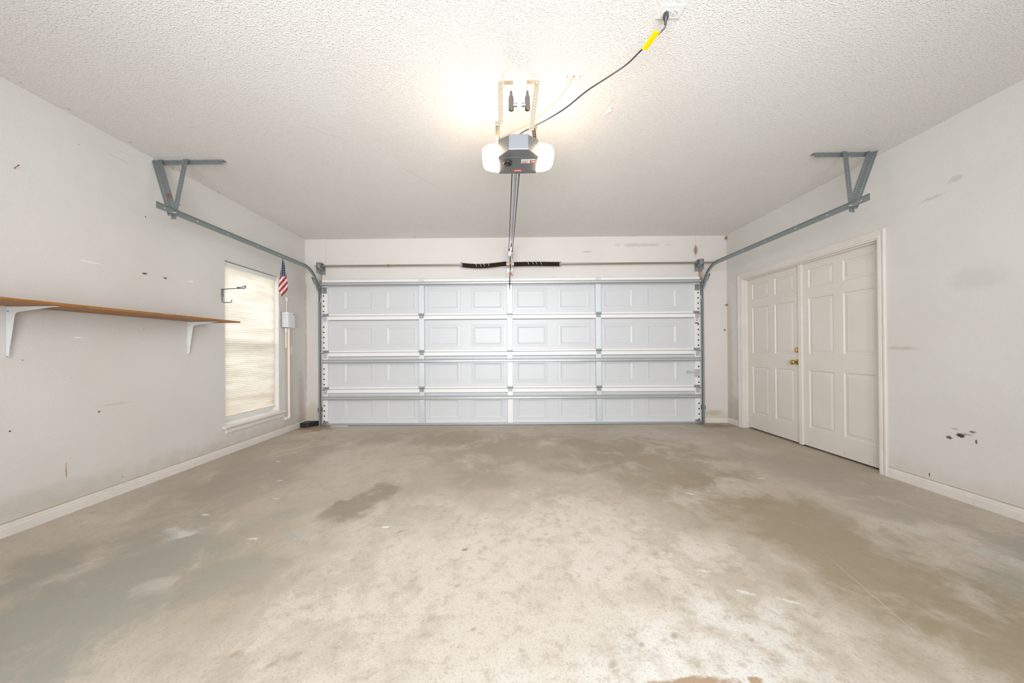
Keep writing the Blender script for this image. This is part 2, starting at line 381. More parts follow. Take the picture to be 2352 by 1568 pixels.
c = t.mix(t.math('LESS_THAN', t.math('SUBTRACT', V, t.math('MULTIPLY', U, 0.25)), 0.197), c, cu)
t.color(c)

# ------------------------------------------------------------------ mesh helpers
def world_loc(o):
    v = Vector(o.location)
    while o.parent: o = o.parent; v += Vector(o.location)
    return v


class MB:
    def __init__(s): s.v = []; s.f = []; s.uv = None

    def add(s, vs, fs):
        k = len(s.v); s.v += [tuple(p) for p in vs]; s.f += [tuple(i+k for i in f) for f in fs]; return s

    def box(s, x0, x1, y0, y1, z0, z1):
        return s.add([(x, y, z) for x in (x0, x1) for y in (y0, y1) for z in (z0, z1)],
                     [(0, 1, 3, 2), (4, 6, 7, 5), (0, 4, 5, 1), (2, 3, 7, 6), (0, 2, 6, 4), (1, 5, 7, 3)])

    def bar(s, a, b, w, h, up=(0, 0, 1)):
        a, b = Vector(a), Vector(b); d = (b-a).normalized(); up = Vector(up)
        x = d.cross(up)
        if x.length < 1e-4: x = d.cross(Vector((1, 0, 0)))
        x.normalize(); y = x.cross(d).normalized()
        vs = [p+x*i*w/2+y*j*h/2 for p in (a, b) for i, j in ((-1, -1), (1, -1), (1, 1), (-1, 1))]
        return s.add(vs, [(3, 2, 1, 0), (4, 5, 6, 7), (0, 1, 5, 4), (1, 2, 6, 5), (2, 3, 7, 6), (3, 0, 4, 7)])

    def prism(s, poly, axis, a, b):
        """poly: 2D outline; axis: 'x','y','z' is the extrusion axis"""
        def P(u, v, w):
            return {'x': (w, u, v), 'y': (u, w, v), 'z': (u, v, w)}[axis]
        n = len(poly)
        vs = [P(u, v, a) for u, v in poly]+[P(u, v, b) for u, v in poly]
        return s.add(vs, [tuple(range(n))[::-1], tuple(range(n, 2*n))]+[(i, (i+1) % n, (i+1) % n+n, i+n) for i in range(n)])

    def tube(s, pts, r, n=8, cap=True):
        pts = [Vector(p) for p in pts]; rs = r if isinstance(r, (list, tuple)) else [r]*len(pts)
        k = len(s.v); pu = None
        for i, p in enumerate(pts):
            d = (pts[min(i+1, len(pts)-1)]-pts[max(i-1, 0)]).normalized()
            if pu is None:
                pu = d.cross(Vector((0.31, 0.17, 0.93)))
                if pu.length < 1e-3: pu = d.cross(Vector((1, 0, 0)))
            pu = (pu-d*pu.dot(d)).normalized(); q = d.cross(pu)
            s.v += [tuple(p+(pu*math.cos(2*math.pi*j/n)+q*math.sin(2*math.pi*j/n))*rs[i]) for j in range(n)]
        for i in range(len(pts)-1):
            for j in range(n):
                s.f.append((k+i*n+j, k+i*n+(j+1) % n, k+(i+1)*n+(j+1) % n, k+(i+1)*n+j))
        if cap:
            s.f.append(tuple(range(k, k+n))[::-1]); s.f.append(tuple(range(k+(len(pts)-1)*n, k+len(pts)*n)))
        return s

    def lathe(s, c, axis, prof, n=20):
        """prof: list of (distance along axis, radius)"""
        c = Vector(c); a = Vector(axis).normalized()
        return s.tube([c+a*h for h, r in prof], [max(r, 1e-4) for h, r in prof], n)

    def ringsheet(s, rect, rings, P):
        """nested rectangles joined into a relief; rings: (inset, depth)"""
        x0, x1, z0, z1 = rect; prev = None
        for ins, d in rings:
            cur = len(s.v)
            s.v += [P(x0+ins, z0+ins, d), P(x1-ins, z0+ins, d), P(x1-ins, z1-ins, d), P(x0+ins, z1-ins, d)]
            if prev is not None:
                for i in range(4): s.f.append((prev+i, prev+(i+1) % 4, cur+(i+1) % 4, cur+i))
            prev = cur
        s.f.append((prev, prev+1, prev+2, prev+3)); return s

    def sheet_with_holes(s, rect, holes, P):
        xs = sorted({rect[0], rect[1]} | {h[i] for h in holes for i in (0, 1)})
        zs = sorted({rect[2], rect[3]} | {h[i] for h in holes for i in (2, 3)})
        idx = {}
        for i, x in enumerate(xs):
            for j, z in enumerate(zs): idx[i, j] = len(s.v); s.v.append(P(x, z, 0))
        for i in range(len(xs)-1):
            for j in range(len(zs)-1):
                cx, cz = (xs[i]+xs[i+1])/2, (zs[j]+zs[j+1])/2
                if any(h[0] < cx < h[1] and h[2] < cz < h[3] for h in holes): continue
                s.f.append((idx[i, j], idx[i+1, j], idx[i+1, j+1], idx[i, j+1]))
        return s

    def punched(s, a, b, wdir, w, pitch, r, off=0.0, seg=8):
        """flat strip from a to b, width w along wdir, with a row of real round holes"""
        a, b = Vector(a), Vector(b); L = (b-a).length; d = (b-a)/L; wd = Vector(wdir).normalized()
        n = max(1, round(L/pitch)); p = L/n
        hw = min(p, w)/2*0.98
        for i in range(n):
            c = a+d*(p*(i+0.5))+wd*off
            k = len(s.v)
            sq = [(1, 0), (1, 1), (0, 1), (-1, 1), (-1, 0), (-1, -1), (0, -1), (1, -1)]
            s.v += [tuple(a+d*(p*(i+0.5)+u*p/2)+wd*(v*w/2)) if abs(v) else tuple(a+d*(p*(i+0.5)+u*p/2)+wd*off) for u, v in sq]
            s.v += [tuple(c+d*(r*math.cos(math.pi*j/4))+wd*(r*math.sin(math.pi*j/4))) for j in range(8)]
            for j in range(8): s.f.append((k+j, k+(j+1) % 8, k+8+(j+1) % 8, k+8+j))
        return s

    def build(s, name, m, parent=None, bevel=0.0, smooth=False, solid=0.0, mesh_only=False, origin=None):
        xs = list(zip(*s.v))
        c = Vector(origin) if origin else Vector([(min(q)+max(q))/2 for q in xs])
        me = bpy.data.meshes.new(name)
        me.from_pydata([tuple(Vector(p)-c) for p in s.v], [], s.f); me.validate()
        if s.uv:
            L = me.uv_layers.new(name='UVMap')
            for lp in me.loops: L.data[lp.index].uv = s.uv[lp.vertex_index]
        me.materials.append(m)
        import bmesh
        bm = bmesh.new(); bm.from_mesh(me)
        bmesh.ops.remove_doubles(bm, verts=bm.verts, dist=1e-6) if not s.uv else None
        bmesh.ops.recalc_face_normals(bm, faces=bm.faces); bm.to_mesh(me); bm.free()
        if smooth:
            for p in me.polygons: p.use_smooth = True
        o = bpy.data.objects.new(name, me); COL.objects.link(o)
        if parent: o.parent = parent; o.location = c-world_loc(parent)
        else: o.location = c
        if solid:
            md = o.modifiers.new('thickness', 'SOLIDIFY'); md.thickness = solid; md.offset = 0
        if bevel:
            md = o.modifiers.new('bevel', 'BEVEL'); md.width = bevel; md.segments = 2; md.limit_method = 'ANGLE'; md.angle_limit = math.radians(40)
        if smooth:
            try:
                md = None
                me.set_sharp_from_angle(angle=math.radians(40))
            except Exception: pass
        return o


def empty(name, loc, label=None, cat=None, group=None, kind=None):
    o = bpy.data.objects.new(name, None); COL.objects.link(o); o.location = loc; o.empty_display_size = 0.1
    return tag(o, label, cat, group, kind)


def tag(o, label=None, cat=None, group=None, kind=None):
    if label: o['label'] = label
    if cat: o['category'] = cat
    if group: o['group'] = group
    if kind: o['kind'] = kind
    return o


def copy_part(o, parent, world):
    """copy of one part that shares its mesh, placed at a world position of its origin"""
    c = o.copy(); COL.objects.link(c); c.parent = parent; c.location = Vector(world)-world_loc(parent); return c

# ------------------------------------------------------------------ room shell
m = MB(); m.box(XL-0.25, XR+0.25, YR-0.2, D+0.4, -0.15, 0); tag(m.build('floor', M_floor), 'stained worn grey-tan concrete garage floor', 'floor', kind='structure')
m = MB(); m.box(XL-0.2, XR+0.2, YR-0.2, D+0.2, H, H+0.12); tag(m.build('ceiling', M_ceil), 'white sprayed orange-peel texture ceiling', 'ceiling', kind='structure')

WY0, WY1, WZ0, WZ1 = 3.62, 4.476, 0.30, 2.065          # window opening
m = MB()
m.box(XL-0.14, XL, YR, WY0, 0, H); m.box(XL-0.14, XL, WY1, D, 0, H)
m.box(XL-0.14, XL, WY0, WY1, 0, WZ0); m.box(XL-0.14, XL, WY0, WY1, WZ1, H)
tag(m.build('wall_left', M_wall_left), 'cream painted wall holding the window and the shelf', 'wall', kind='structure')
DY0, DY1, DZ = 2.985, 4.745, 2.035                       # double door opening
m = MB()
m.box(XR, XR+0.14, YR, DY0, 0, H); m.box(XR, XR+0.14, DY1, D, 0, H); m.box(XR, XR+0.14, DY0, DY1, DZ, H)
m.box(XR+0.14, XR+0.16, DY0-.1, DY1+.1, 0, DZ+.1)
tag(m.build('wall_right', M_wall_right), 'cream painted wall around the double doors', 'wall', kind='structure')
GX0, GX1, GZ = -2.66, 2.68, 2.07
m = MB()
m.box(XL-0.14, GX0, D, D+0.15, 0, H); m.box(GX1, XR+0.14, D, D+0.15, 0, H); m.box(GX0, GX1, D, D+0.15, GZ, H)
tag(m.build('wall_back', M_wall_back), 'pale painted wall above and beside the overhead door', 'wall', kind='structure')
m = MB(); m.box(XL-0.14, XR+0.14, YR-0.14, YR, 0, H)
tag(m.build('wall_front', M_wall_front), 'cream wall on the house side', 'wall', kind='structure')
m = MB(); m.box(-14, -3.45, -8, 14, -0.3, -0.2); tag(m.build('ground', M_ground), 'lawn outside the window', 'ground', kind='structure')

# baseboards with a moulded top
def baseboard(name, a, b, n, label):
    """a,b: ends along the wall foot; n: direction out from the wall"""
    prof = [(0, 0), (0.013, 0), (0.013, 0.052), (0.009, 0.058), (0.011, 0.063), (0.007, 0.076), (0, 0.078)]
    m = MB(); a, b, n = Vector(a), Vector(b), Vector(n); k = len(prof)
    vs = [p+n*u+Vector((0, 0, z)) for p in (a, b) for u, z in prof]
    m.add(vs, [tuple(range(k))[::-1], tuple(range(k, 2*k))]+[(i, (i+1) % k, (i+1) % k+k, i+k) for i in range(k)])
    return tag(m.build(name, M_trim), label, 'baseboard', kind='structure')
baseboard('baseboard_left', (XL, YR, 0), (XL, D, 0), (1, 0, 0), 'long painted baseboard under the window and shelf')
baseboard('baseboard_right', (XR, YR, 0), (XR, 2.934, 0), (-1, 0, 0), 'painted baseboard running from the double doors toward the camera')
baseboard('baseboard_right', (XR, 4.82, 0), (XR, D, 0), (-1, 0, 0), 'short baseboard between the double doors and the corner')
baseboard('baseboard_back', (2.785, D, 0), (XR-0.013, D, 0), (0, -1, 0), 'short baseboard right of the overhead door')
baseboard('baseboard_back', (XL+0.013, D, 0), (-2.755, D, 0), (0, -1, 0), 'short baseboard left of the overhead door behind the black block')

# trim boards on the wall above the overhead door
m = MB(); m.box(-2.793, -2.709, D-0.012, D, 0.078, H); tag(m.build('trim_1', M_wall_back, bevel=.002), 'vertical trim board at the left edge of the overhead door', 'trim', kind='structure')
m = MB(); m.box(2.74, 2.822, D-0.012, D, 0.078, H); tag(m.build('trim_2', M_wall_back, bevel=.002), 'vertical trim board at the right edge of the overhead door', 'trim', kind='structure')
m = MB(); m.box(-0.057, 0.039, D-0.008, D, 2.16, H); tag(m.build('trim_3', M_wall_back, bevel=.002), 'vertical board above the middle of the overhead door', 'trim', kind='structure')
m = MB(); m.box(-2.709, 2.74, D-0.016, D, 2.135, 2.16); tag(m.build('trim_4', M_trim, bevel=.002), 'thin horizontal trim along the top of the overhead door', 'trim', kind='structure')

# ------------------------------------------------------------------ double doors on the right wall
dr = empty('door_1', (XR, 3.865, 0), 'white six-panel double doors with brass knob', 'door', kind='structure')
# jamb, stops
m = MB()
m.box(XR-0.002, XR+0.14, DY0, DY0+0.015, 0, DZ); m.box(XR-0.002, XR+0.14, DY1-0.015, DY1, 0, DZ); m.box(XR-0.002, XR+0.14, DY0+0.015, DY1-0.015, DZ-0.015, DZ)
m.box(XR+0.03, XR+0.068, DY0+0.015, DY0+0.026, 0, DZ-0.015); m.box(XR+0.03, XR+0.068, DY1-0.026, DY1-0.015, 0, DZ-0.015); m.box(XR+0.03, XR+0.068, DY0+0.026, DY1-0.026, DZ-0.026, DZ-0.015)
m.build('jamb', M_trim, dr, bevel=.001)
# mitred casing with stepped profile
def casing_profile():
    # distance from the inner edge, projection from wall
    return [(0.0, 0.0), (0.0, 0.010), (0.010, 0.012), (0.022, 0.009), (0.026, 0.013), (0.030, 0.010), (0.044, 0.013), (0.048, 0.018), (0.060, 0.018), (0.063, 0.014), (0.063, 0.0)]
def casing(parent, iy0, iy1, iz):
    m = MB(); prof = casing_profile(); k = len(prof); rings = []
    path = [(iy0, 0.0, -1, 0), (iy0, iz, -1, 1), (iy1, iz, 1, 1), (iy1, 0.0, 1, 0)]
    for (y, z, dy, dz) in path:
        rings.append([(XR-pr, y+dy*q, z+dz*q) for q, pr in prof])
    for i in range(3):
        m.add(rings[i]+rings[i+1], [(j, (j+1) % k, (j+1) % k+k, j+k) for j in range(k)]+[tuple(range(k)), tuple(range(k, 2*k))])
    return m.build('casing', M_trim, parent)
casing(dr, DY0+0.008, DY1-0.004, DZ-0.0)
LX = XR+0.07                                              # leaf face
def leaf(y0, y1):
    cy = (y0+y1)/2; rects = []
    for s in (-1, 1):
        a, b_ = sorted((cy+s*0.05, cy+s*0.338))
        for z0, z1 in ((0.218, 0.84), (1.02, 1.623), (1.738, 1.938)): rects.append((a, b_, z0, z1))
    m = MB(); P = lambda u, z, d: (LX+d, u, z)
    z0, z1 = 0.018, 2.018
    m.sheet_with_holes((y0, y1, z0, z1), rects, P)
    # edges and back
    m.add([(LX, y0, z0), (LX, y1, z0), (LX, y1, z1), (LX, y0, z1), (LX+.035, y0, z0), (LX+.035, y1, z0), (LX+.035, y1, z1), (LX+.035, y0, z1)],
          [(0, 1, 5, 4), (1, 2, 6, 5), (2, 3, 7, 6), (3, 0, 4, 7), (4, 5, 6, 7)])
    lf = m.build('door_leaf', M_doorpaint, dr)
    for r in rects:
        p = MB(); p.ringsheet(r, [(0, 0), (0.006, 0.010), (0.016, 0.010), (0.042, 0.003), (0.045, 0.003)], P)
        p.build('raised_panel', M_doorpaint, lf)
    return lf
far_leaf = leaf(3.868, 4.728)
near_leaf = leaf(3.002, 3.862)
m = MB(); m.box(LX-0.022, LX, 3.838, 3.884, 0.012, 2.016); m.build('astragal', M_trim, dr, bevel=.003)
for (y, z, big) in ((3.925, 0.925, True), (3.925, 1.063, False)):
    m = MB(); m.lathe((LX, y, z), (-1, 0, 0), [(0, .032), (.004, .032), (.009, .026), (.010, .012)], 20)
    if big: m.lathe((LX, y, z), (-1, 0, 0), [(.008, .012), (.028, .011), (.034, .018), (.045, .027), (.058, .028), (.067, .022), (.071, .010), (.0715, .001)], 20)
    else: m.box(LX-0.022, LX-0.008, y-0.004, y+0.004, z-0.016, z+0.016)
    tag(m.build('door_knob' if big else 'deadbolt_turn', M_brass, far_leaf, smooth=True), 'round brass knob' if big else 'brass deadbolt thumb turn')
m = MB(); m.box(LX+0.036, LX+0.05, DY0+0.016, DY1-0.016, 0.0, 0.03); m.build('threshold_shade', M_darkhole, dr)  # black strip gives the shade under the leaves as colour

# ------------------------------------------------------------------ window in the left wall
wd = empty('window_1', (XL-0.07, 4.05, WZ0), 'tall window in a drywall recess with wooden sill', 'window', kind='structure')
m = MB()
for y0, y1, z0, z1 in ((WY0, WY0+.035, WZ0+.02, WZ1), (WY1-.035, WY1, WZ0+.02, WZ1), (WY0+.035, WY1-.035, WZ1-.04, WZ1), (WY0+.035, WY1-.035, WZ0+.02, WZ0+.06), (WY0+.035, WY1-.035, 1.15, 1.20)):
    m.box(XL-0.135, XL-0.09, y0, y1, z0, z1)
m.build('window_frame', M_vinyl, wd, bevel=.002)
for z0, z1 in ((WZ0+.06, 1.15), (1.20, WZ1-.04)):
    m = MB(); m.box(XL-0.115, XL-0.111, WY0+.035, WY1-.035, z0, z1); m.build('pane', M_glass, wd)
m = MB(); m.box(XL-0.095, XL-0.0005, WY1-0.004, WY1-0.0005, WZ0+.02, WZ1); m.box(XL-0.095, XL-0.0005, WY0+0.0005, WY0+0.004, WZ0+.02, WZ1)
m.build('jamb_liner', M_trim, wd)
m = MB()
prof = [(XL-0.09, WZ0+.0005), (XL+0.0003, WZ0+.0005), (XL+0.0003, WZ0+0.0085), (XL-0.09, WZ0+0.024)]
m.prism(prof, 'y', WY0+.001, WY1-.001)
m.prism([(XL+.0005, WZ0-0.018), (XL+0.030, WZ0-0.022), (XL+0.038, WZ0-0.016), (XL+0.038, WZ0-0.004), (XL+0.030, WZ0+0.003), (XL+.0005, WZ0+0.008)], 'y', 3.585, 4.575)
tag(m.build('window_sill', M_trim, wd), 'worn sloping sill board')
m = MB(); m.prism([(XL, 0.222), (XL+0.012, 0.222), (XL+0.016, 0.235), (XL+0.012, 0.26), (XL+0.016, 0.278), (XL, 0.279)], 'y', 3.622, 4.53)
m.build('apron', M_trim, wd)

# pleated shade
sh = empty('pleated_shade', (XL-0.04, 4.05, 0.37), 'cream pleated window shade, sagging and backlit, on the left wall window', 'window shade')
m = MB(); m.box(XL-0.066, XL-0.022, WY0+.008, WY1-.03, 2.012, 2.058); m.build('head_rail', M_vinyl, sh, bevel=.003)
zs = []; z = 2.010; i = 0
while z > 0.405:
    f = (2.010-z)/1.6
    zs.append(z); z -= (0.0345*(1-f)+0.0165*f)
zs.append(0.395)
y0, y1 = WY0+.008, WY1-.03; n = len(zs); m = MB(); NY = 12
rows = []
for i, z in enumerate(zs):
    amp = 0.010
    rows.append((XL-0.036, z))
    if i < n-1: rows.append((XL-0.036-amp*(0.35+0.65*i/n), (z+zs[i+1])/2))
for r, (x, z) in enumerate(rows):
    for j in range(NY+1):
        f = j/NY; y = y0+(y1-y0)*f
        m.v.append((x+0.0015*math.sin(9*f+z*5), y, z-0.008*math.sin(math.pi*f)*min(1, (2.02-z)*2)*(0.6 if z > .5 else 0.2)))
for r in range(len(rows)-1):
    for j in range(NY):
        a = r*(NY+1)+j; m.f.append((a, a+1, a+NY+2, a+NY+1))
m.build('pleated_cloth', M_shade, sh)
m = MB(); m.box(XL-0.058, XL-0.030, y0, y1, 0.375, 0.395); tag(m.build('bottom_rail', M_trim, sh, bevel=.003), 'dirty bottom rail')
m = MB()
pts = [(XL-0.012, WY1-.012, 2.03)]+[(XL+0.004, WY1-0.006+0.004*math.sin(k), 2.0-k*0.12) for k in range(0, 9)]
pts += [(XL+0.012, WY1+0.004, 0.93), (XL+0.014, WY1+0.018, 0.905), (XL+0.012, WY1+0.032, 0.93), (XL+0.008, WY1+0.030, 1.1), (XL+0.004, WY1+0.012, 1.5), (XL-0.010, WY1-0.010, 2.03)]
m.tube(pts, 0.0016, 5); m.build('pull_cord', M_pvcw, sh, smooth=True)

# ------------------------------------------------------------------ sectional overhead door
gd = empty('garage_door', (0.014, 5.01, 0), 'white four-section overhead garage door with raised panels and steel struts', 'garage door', kind='thing')
DXA, DXB = -2.729, 2.757
SH = 0.533; YS = 5.035; YF = 4.992                        # skin plane, frame face plane
panel_x = [-2.454, -1.829, -1.192, -0.556, 0.086, 0.718, 1.339, 1.987]; PW = 0.474
panel_x = [-2.454, -1.827, -1.194, -0.557, 0.082, 0.712, 1.352, 1.987]
stile_x = [(-1.316, -1.239), (-0.032, 0.045), (1.253, 1.330)]
end_l = (DXA, -2.650); end_r = (2.678, DXB)
P = lambda u, z, d: (u, YS+d, z)
proto_panel = None; proto = {}
sections = []
for k in range(4):
    z0 = 0.010+k*SH if k == 0 else k*SH; z1 = (k+1)*SH-0.005
    rects = [(x, x+PW, k*SH+0.070, k*SH+0.395) for x in panel_x]
    m = MB(); m.sheet_with_holes((DXA, DXB, z0, z1), rects, P)
    m.add([(DXA, YS, z0), (DXB, YS, z0), (DXB, YS, z1), (DXA, YS, z1), (DXA, YS+.012, z0), (DXB, YS+.012, z0), (DXB, YS+.012, z1), (DXA, YS+.012, z1)],
          [(0, 1, 5, 4), (1, 2, 6, 5), (2, 3, 7, 6), (3, 0, 4, 7), (4, 5, 6, 7)])
    sec = m.build('door_section', M_skin, gd); sections.append(sec)
    for i, r in enumerate(rects):
        cx, cz = (r[0]+r[1])/2, (r[2]+r[3])/2
        if proto_panel is None:
            p = MB(); p.ringsheet(r, [(0, 0), (0.003, 0.0035), (0.006, 0.0035), (0.030, 0.0015), (0.034, 0.0015), (0.056, 0.0095), (0.060, 0.0095)], P)
            proto_panel = p.build('raised_panel', M_skin, sec)
            panel_dy = (world_loc(proto_panel)).y
        else: copy_part(proto_panel, sec, (cx, panel_dy, cz))
    p = MB(); p.box(DXA+.003, DXB-.003, YF+.006, YS+.004, z1-.002, z1+.006 if k < 3 else z1+.001); p.build('joint_shade_strip', M_joint_shade, sec)
    p = MB(); p.box(end_l[1], end_r[0], YS-.004, YS-.001, z1-0.0625, z1-0.0565); p.build('edge_shade_line', M_joint_shade, sec)  # dark strip draws the shadow line under the top rail as colour
    # rails: bent steel lips along the section edges
    for nm, a, b_ in (('bottom_rail', z0, z0+0.030), ('top_rail', z1-0.056, z1)):
        xa, xb = end_l[1], end_r[0]
        p = MB()
        if nm == 'top_rail': prof = [(YS, a), (YF+.006, a), (YF, a+.004), (YF, a+.012), (YF+.004, a+.014), (YF+.004, b_-.012), (YF, b_-.010), (YF, b_-.004), (YF+.004, b_), (YS, b_)]
        else: prof = [(YS, a), (YF+.004, a), (YF, a+.004), (YF, a+.010), (YF+.003, a+.012), (YF+.003, b_-.006), (YF, b_-.004), (YF+.004, b_), (YS, b_)]
        p.prism(prof, 'x', xa, xb); p.build(nm, M_rail, sec)
    for i, (xa, xb) in enumerate(stile_x):
        p = MB(); p.prism([(xa-.004, YS), (xa, YF-.003), (xb, YF-.003), (xb+.004, YS)], 'z', z0+.001, z1-.001)
        o = p.build('center_stile', M_rail if i == 1 else M_stile, sec, bevel=.002)
    # end stiles: punched white channel with a row of real holes
    for (xa, xb), sgn in ((end_l, -1), (end_r, 1)):
        p = MB(); hx = xa+0.0235 if sgn < 0 else xb-0.026
        zc0 = z0+0.07 if k else 0.052
        holes = []; zt = k*SH
        starts = [0.068+0.0755*j for j in range(5)] if k in (2,) else [0.067+0.0755*j for j in range(4)]
        segs = [(z0, zt+starts[0]-0.0377)]
        p.add([P_ for P_ in ((xa, YF, z0), (xb, YF, z0), (xb, YF, segs[0][1]), (xa, YF, segs[0][1]))], [(0, 1, 2, 3)])
        zz0 = segs[0][1]; L = 0.0755*len(starts)
        # strip with holes (hole row towards the track side)
        hw_ = (hx-xa) if sgn < 0 else (xb-hx)
        p.punched((hx, YF, zz0), (hx, YF, zz0+L), (1, 0, 0), 2*hw_, 0.0755, 0.0115)
        if sgn < 0: p.add([(hx+hw_, YF, zz0), (xb, YF, zz0), (xb, YF, zz0+L), (hx+hw_, YF, zz0+L)], [(0, 1, 2, 3)])
        else: p.add([(xa, YF, zz0), (hx-hw_, YF, zz0), (hx-hw_, YF, zz0+L), (xa, YF, zz0+L)], [(0, 1, 2, 3)])
        p.add([(xa, YF, zz0+L), (xb, YF, zz0+L), (xb, YF, z1), (xa, YF, z1)], [(0, 1, 2, 3)])
        # returns to the skin
        for x in (xa, xb): p.add([(x, YF, z0), (x, YS, z0), (x, YS, z1), (x, YF, z1)], [(0, 1, 2, 3)])
        for z in (z0, z1): p.add([(xa, YF, z), (xb, YF, z), (xb, YS, z), (xa, YS, z)], [(0, 1, 2, 3)])
        es = p.build('end_stile', M_rail, sec)
        p = MB(); p.box(xa+.003, xb-.003, YF+0.006, YF+0.008, z0+.003, z1-.003); p.build('stile_hole_shade', M_darkhole, sec)  # black strip painted in for the unlit inside of the channel

# struts
def strut(z, depth=0.036):
    h = 0.057; y0 = YF-.004
    prof = [(y0, z), (y0-depth*.35, z), (y0-depth*.35, z+.004), (y0-.006, z+.010), (y0-depth, z+.018), (y0-depth, z+.036), (y0-.006, z+.046), (y0-.010, z+h-.004), (y0-depth*.35, z+h), (y0, z+h)]
    m = MB(); m.prism(prof, 'x', DXA+.004, DXB-.004)
    # x-extrusion: profile is (y, z)
    return m.build('strut', M_strut, gd)
strut(0.905); strut(0.372)
o = strut(2.028, 0.044)
# bottom weather seal in its retainer
m = MB(); m.prism([(4.985, 0.004), (4.985, 0.034), (YS+.01, 0.034), (YS+.01, 0.004)], 'x', DXA, DXB); m.build('bottom_retainer', M_seal, gd, bevel=.002)
m = MB(); m.tube([(DXA, 5.012, 0.0065), (DXB, 5.012, 0.0065)], 0.0062, 8); m.build('bottom_seal', M_black, gd)
m = MB(); m.box(-2.60, -2.35, 4.955, 4.980, 0.0005, 0.004); tag(m.build('paper_scrap', M_label), 'thin white strip lying on the floor under the left end of the garage door', 'paper strip')

# hinges
def hinge_mesh(cx, z):
    m = MB(); y = YF-.003
    m.box(cx-.043, cx+.043, y-.004, y-.001, z+.008, z+.030); m.box(cx-.030, cx+.030, y-.004, y-.001, z-.045, z+.006)
    m.tube([(cx-.040, y-.010, z+.004), (cx+.040, y-.010, z+.004)], .008, 8)
    m.prism([(cx-.022, z-.034), (cx+.022, z-.034), (cx+.016, z-.006), (cx-.016, z-.006)], 'y', y-.016, y-.003)
    for dx in (-.03, .03): m.lathe((cx+dx, y-.003, z+.019), (0, -1, 0), [(0, .006), (.005, .006), (.006, .003)], 6)
    for dx in (-.02, .02): m.lathe((cx+dx, y-.003, z-.038), (0, -1, 0), [(0, .005), (.004, .005), (.005, .002)], 6)
    return m
hp = None
for k in (1, 2, 3):
    for xa, xb in stile_x:
        cx = (xa+xb)/2; z = k*SH-.001
        if hp is None: hp = hinge_mesh(cx, z).build('hinge', M_hinge, gd); off = world_loc(hp)-Vector((cx, 0, z))
        else: copy_part(hp, gd, Vector((cx, 0, z))+off)
# end hinges with roller stem, and bracket tab below
def end_hinge(sgn):
    xa, xb = (end_l if sgn < 0 else end_r)
    inner = xb if sgn < 0 else xa
    def X(u): return inner+u*(-sgn)                       # u>0 towards the door middle
    def build(z):
        m = MB(); y = YF-.001
        def bx(u0, u1, *a): x0, x1 = sorted((X(u0), X(u1))); m.box(x0, x1, *a)
        bx(-.066, .018, y-.005, y, z+.006, z+.032); bx(-.062, .004, y-.012, y-.005, z+.010, z+.016); bx(-.062, .004, y-.012, y-.005, z+.024, z+.030)
        bx(-.058, .012, y-.020, y-.003, z-.006, z+.004)
        bx(.004, .018, y-.014, y-.004, z+.004, z+.018)
        m.tube([(X(-.05), y-.026, z-.008), (X(-.098), y-.026, z-.008)], .0055, 8)
        m.tube([(X(-.092), y-.026, z-.008), (X(-.108), y-.026, z-.008)], .021, 14)
        h = m.build('end_hinge', M_hinge, gd, bevel=.0008)
        m = MB(); xm = X(-.035); pts = [(xm-.026, z-.010), (xm+.026, z-.010), (xm+.026, z-.066), (xm+.016, z-.082), (xm-.016, z-.082), (xm-.026, z-.066)]
        m.prism(pts, 'y', y-.006, y-.001)
        tb = m.build('hinge_tab', M_strut, h)
        return h
    for k in (1, 2, 3): build(k*SH-.002)
    # top roller bracket
    m = MB(); z = 2.0; y = YF
    def bx(u0, u1, *a): x0, x1 = sorted((X(u0), X(u1))); m.box(x0, x1, *a)
    bx(-.070, -.005, y-.004, y, z-.075, z+.02)
    m.prism([(X(-.070), z-.052), (X(-.028), z-.052), (X(-.040), z-.016), (X(-.072), z-.016)], 'y', y-.030, y-.004)
    bx(-.062, -.002, y-.036, y-.028, z-.006, z+.012)
    m.tube([(X(-.01), y-.034, z+.004), (X(-.098), y-.034, z+.004)], .0055, 8)
    m.tube([(X(-.092), y-.034, z+.004), (X(-.108), y-.034, z+.004)], .021, 14)
    m.build('top_bracket', M_hinge, gd, bevel=.001)
    m = MB(); z = 0.06
    bx(-.070, .004, y-.005, y, z-.040, z+.006); bx(-.070, -.010, y-.030, y-.004, z-.042, z-.034)
    m.tube([(X(-.05), y-.022, z-.026), (X(-.098), y-.022, z-.026)], .0055, 8)
    bb = m.build('bottom_bracket', M_hinge, gd, bevel=.001)
    m = MB(); m.lathe((X(-.045), y-.005, z-.008), (0, -1, 0), [(0, .008), (.005, .008), (.007, .004)], 10); m.build('red_bolt', M_red, bb)
end_hinge(-1); end_hinge(1)
# slide lock on the right end stile
m = MB(); m.box(2.672, 2.737, YF-.014, YF-.0005, 0.690, 0.778); m.box(2.662, 2.737, YF-.018, YF-.0005, 0.778, 0.786); m.box(2.662, 2.737, YF-.018, YF-.0005, 0.682, 0.690)
lk = m.build('slide_lock', M_strut, gd, bevel=.0015)
m = MB(); m.box(2.575, 2.672, YF-.024, YF-.018, 0.741, 0.753); m.box(2.560, 2.575, YF-.050, YF-.014, 0.735, 0.770); m.build('lock_bar', M_strut, lk, bevel=.001)
# stickers on the right end stile
m = MB(); m.prism([(2.684, 1.502), (2.734, 1.502), (2.734, 1.494), (2.715, 1.490), (2.709, 1.480), (2.703, 1.490), (2.684, 1.494)], 'y', YF-.0012, YF-.0002); tag(m.build('sticker', M_stick_o, gd), 'orange warning sticker')
m = MB(); m.box(2.684, 2.732, YF-.0012, YF-.0002, 1.444, 1.466); tag(m.build('sticker', M_stick_b, gd), 'blue sticker')
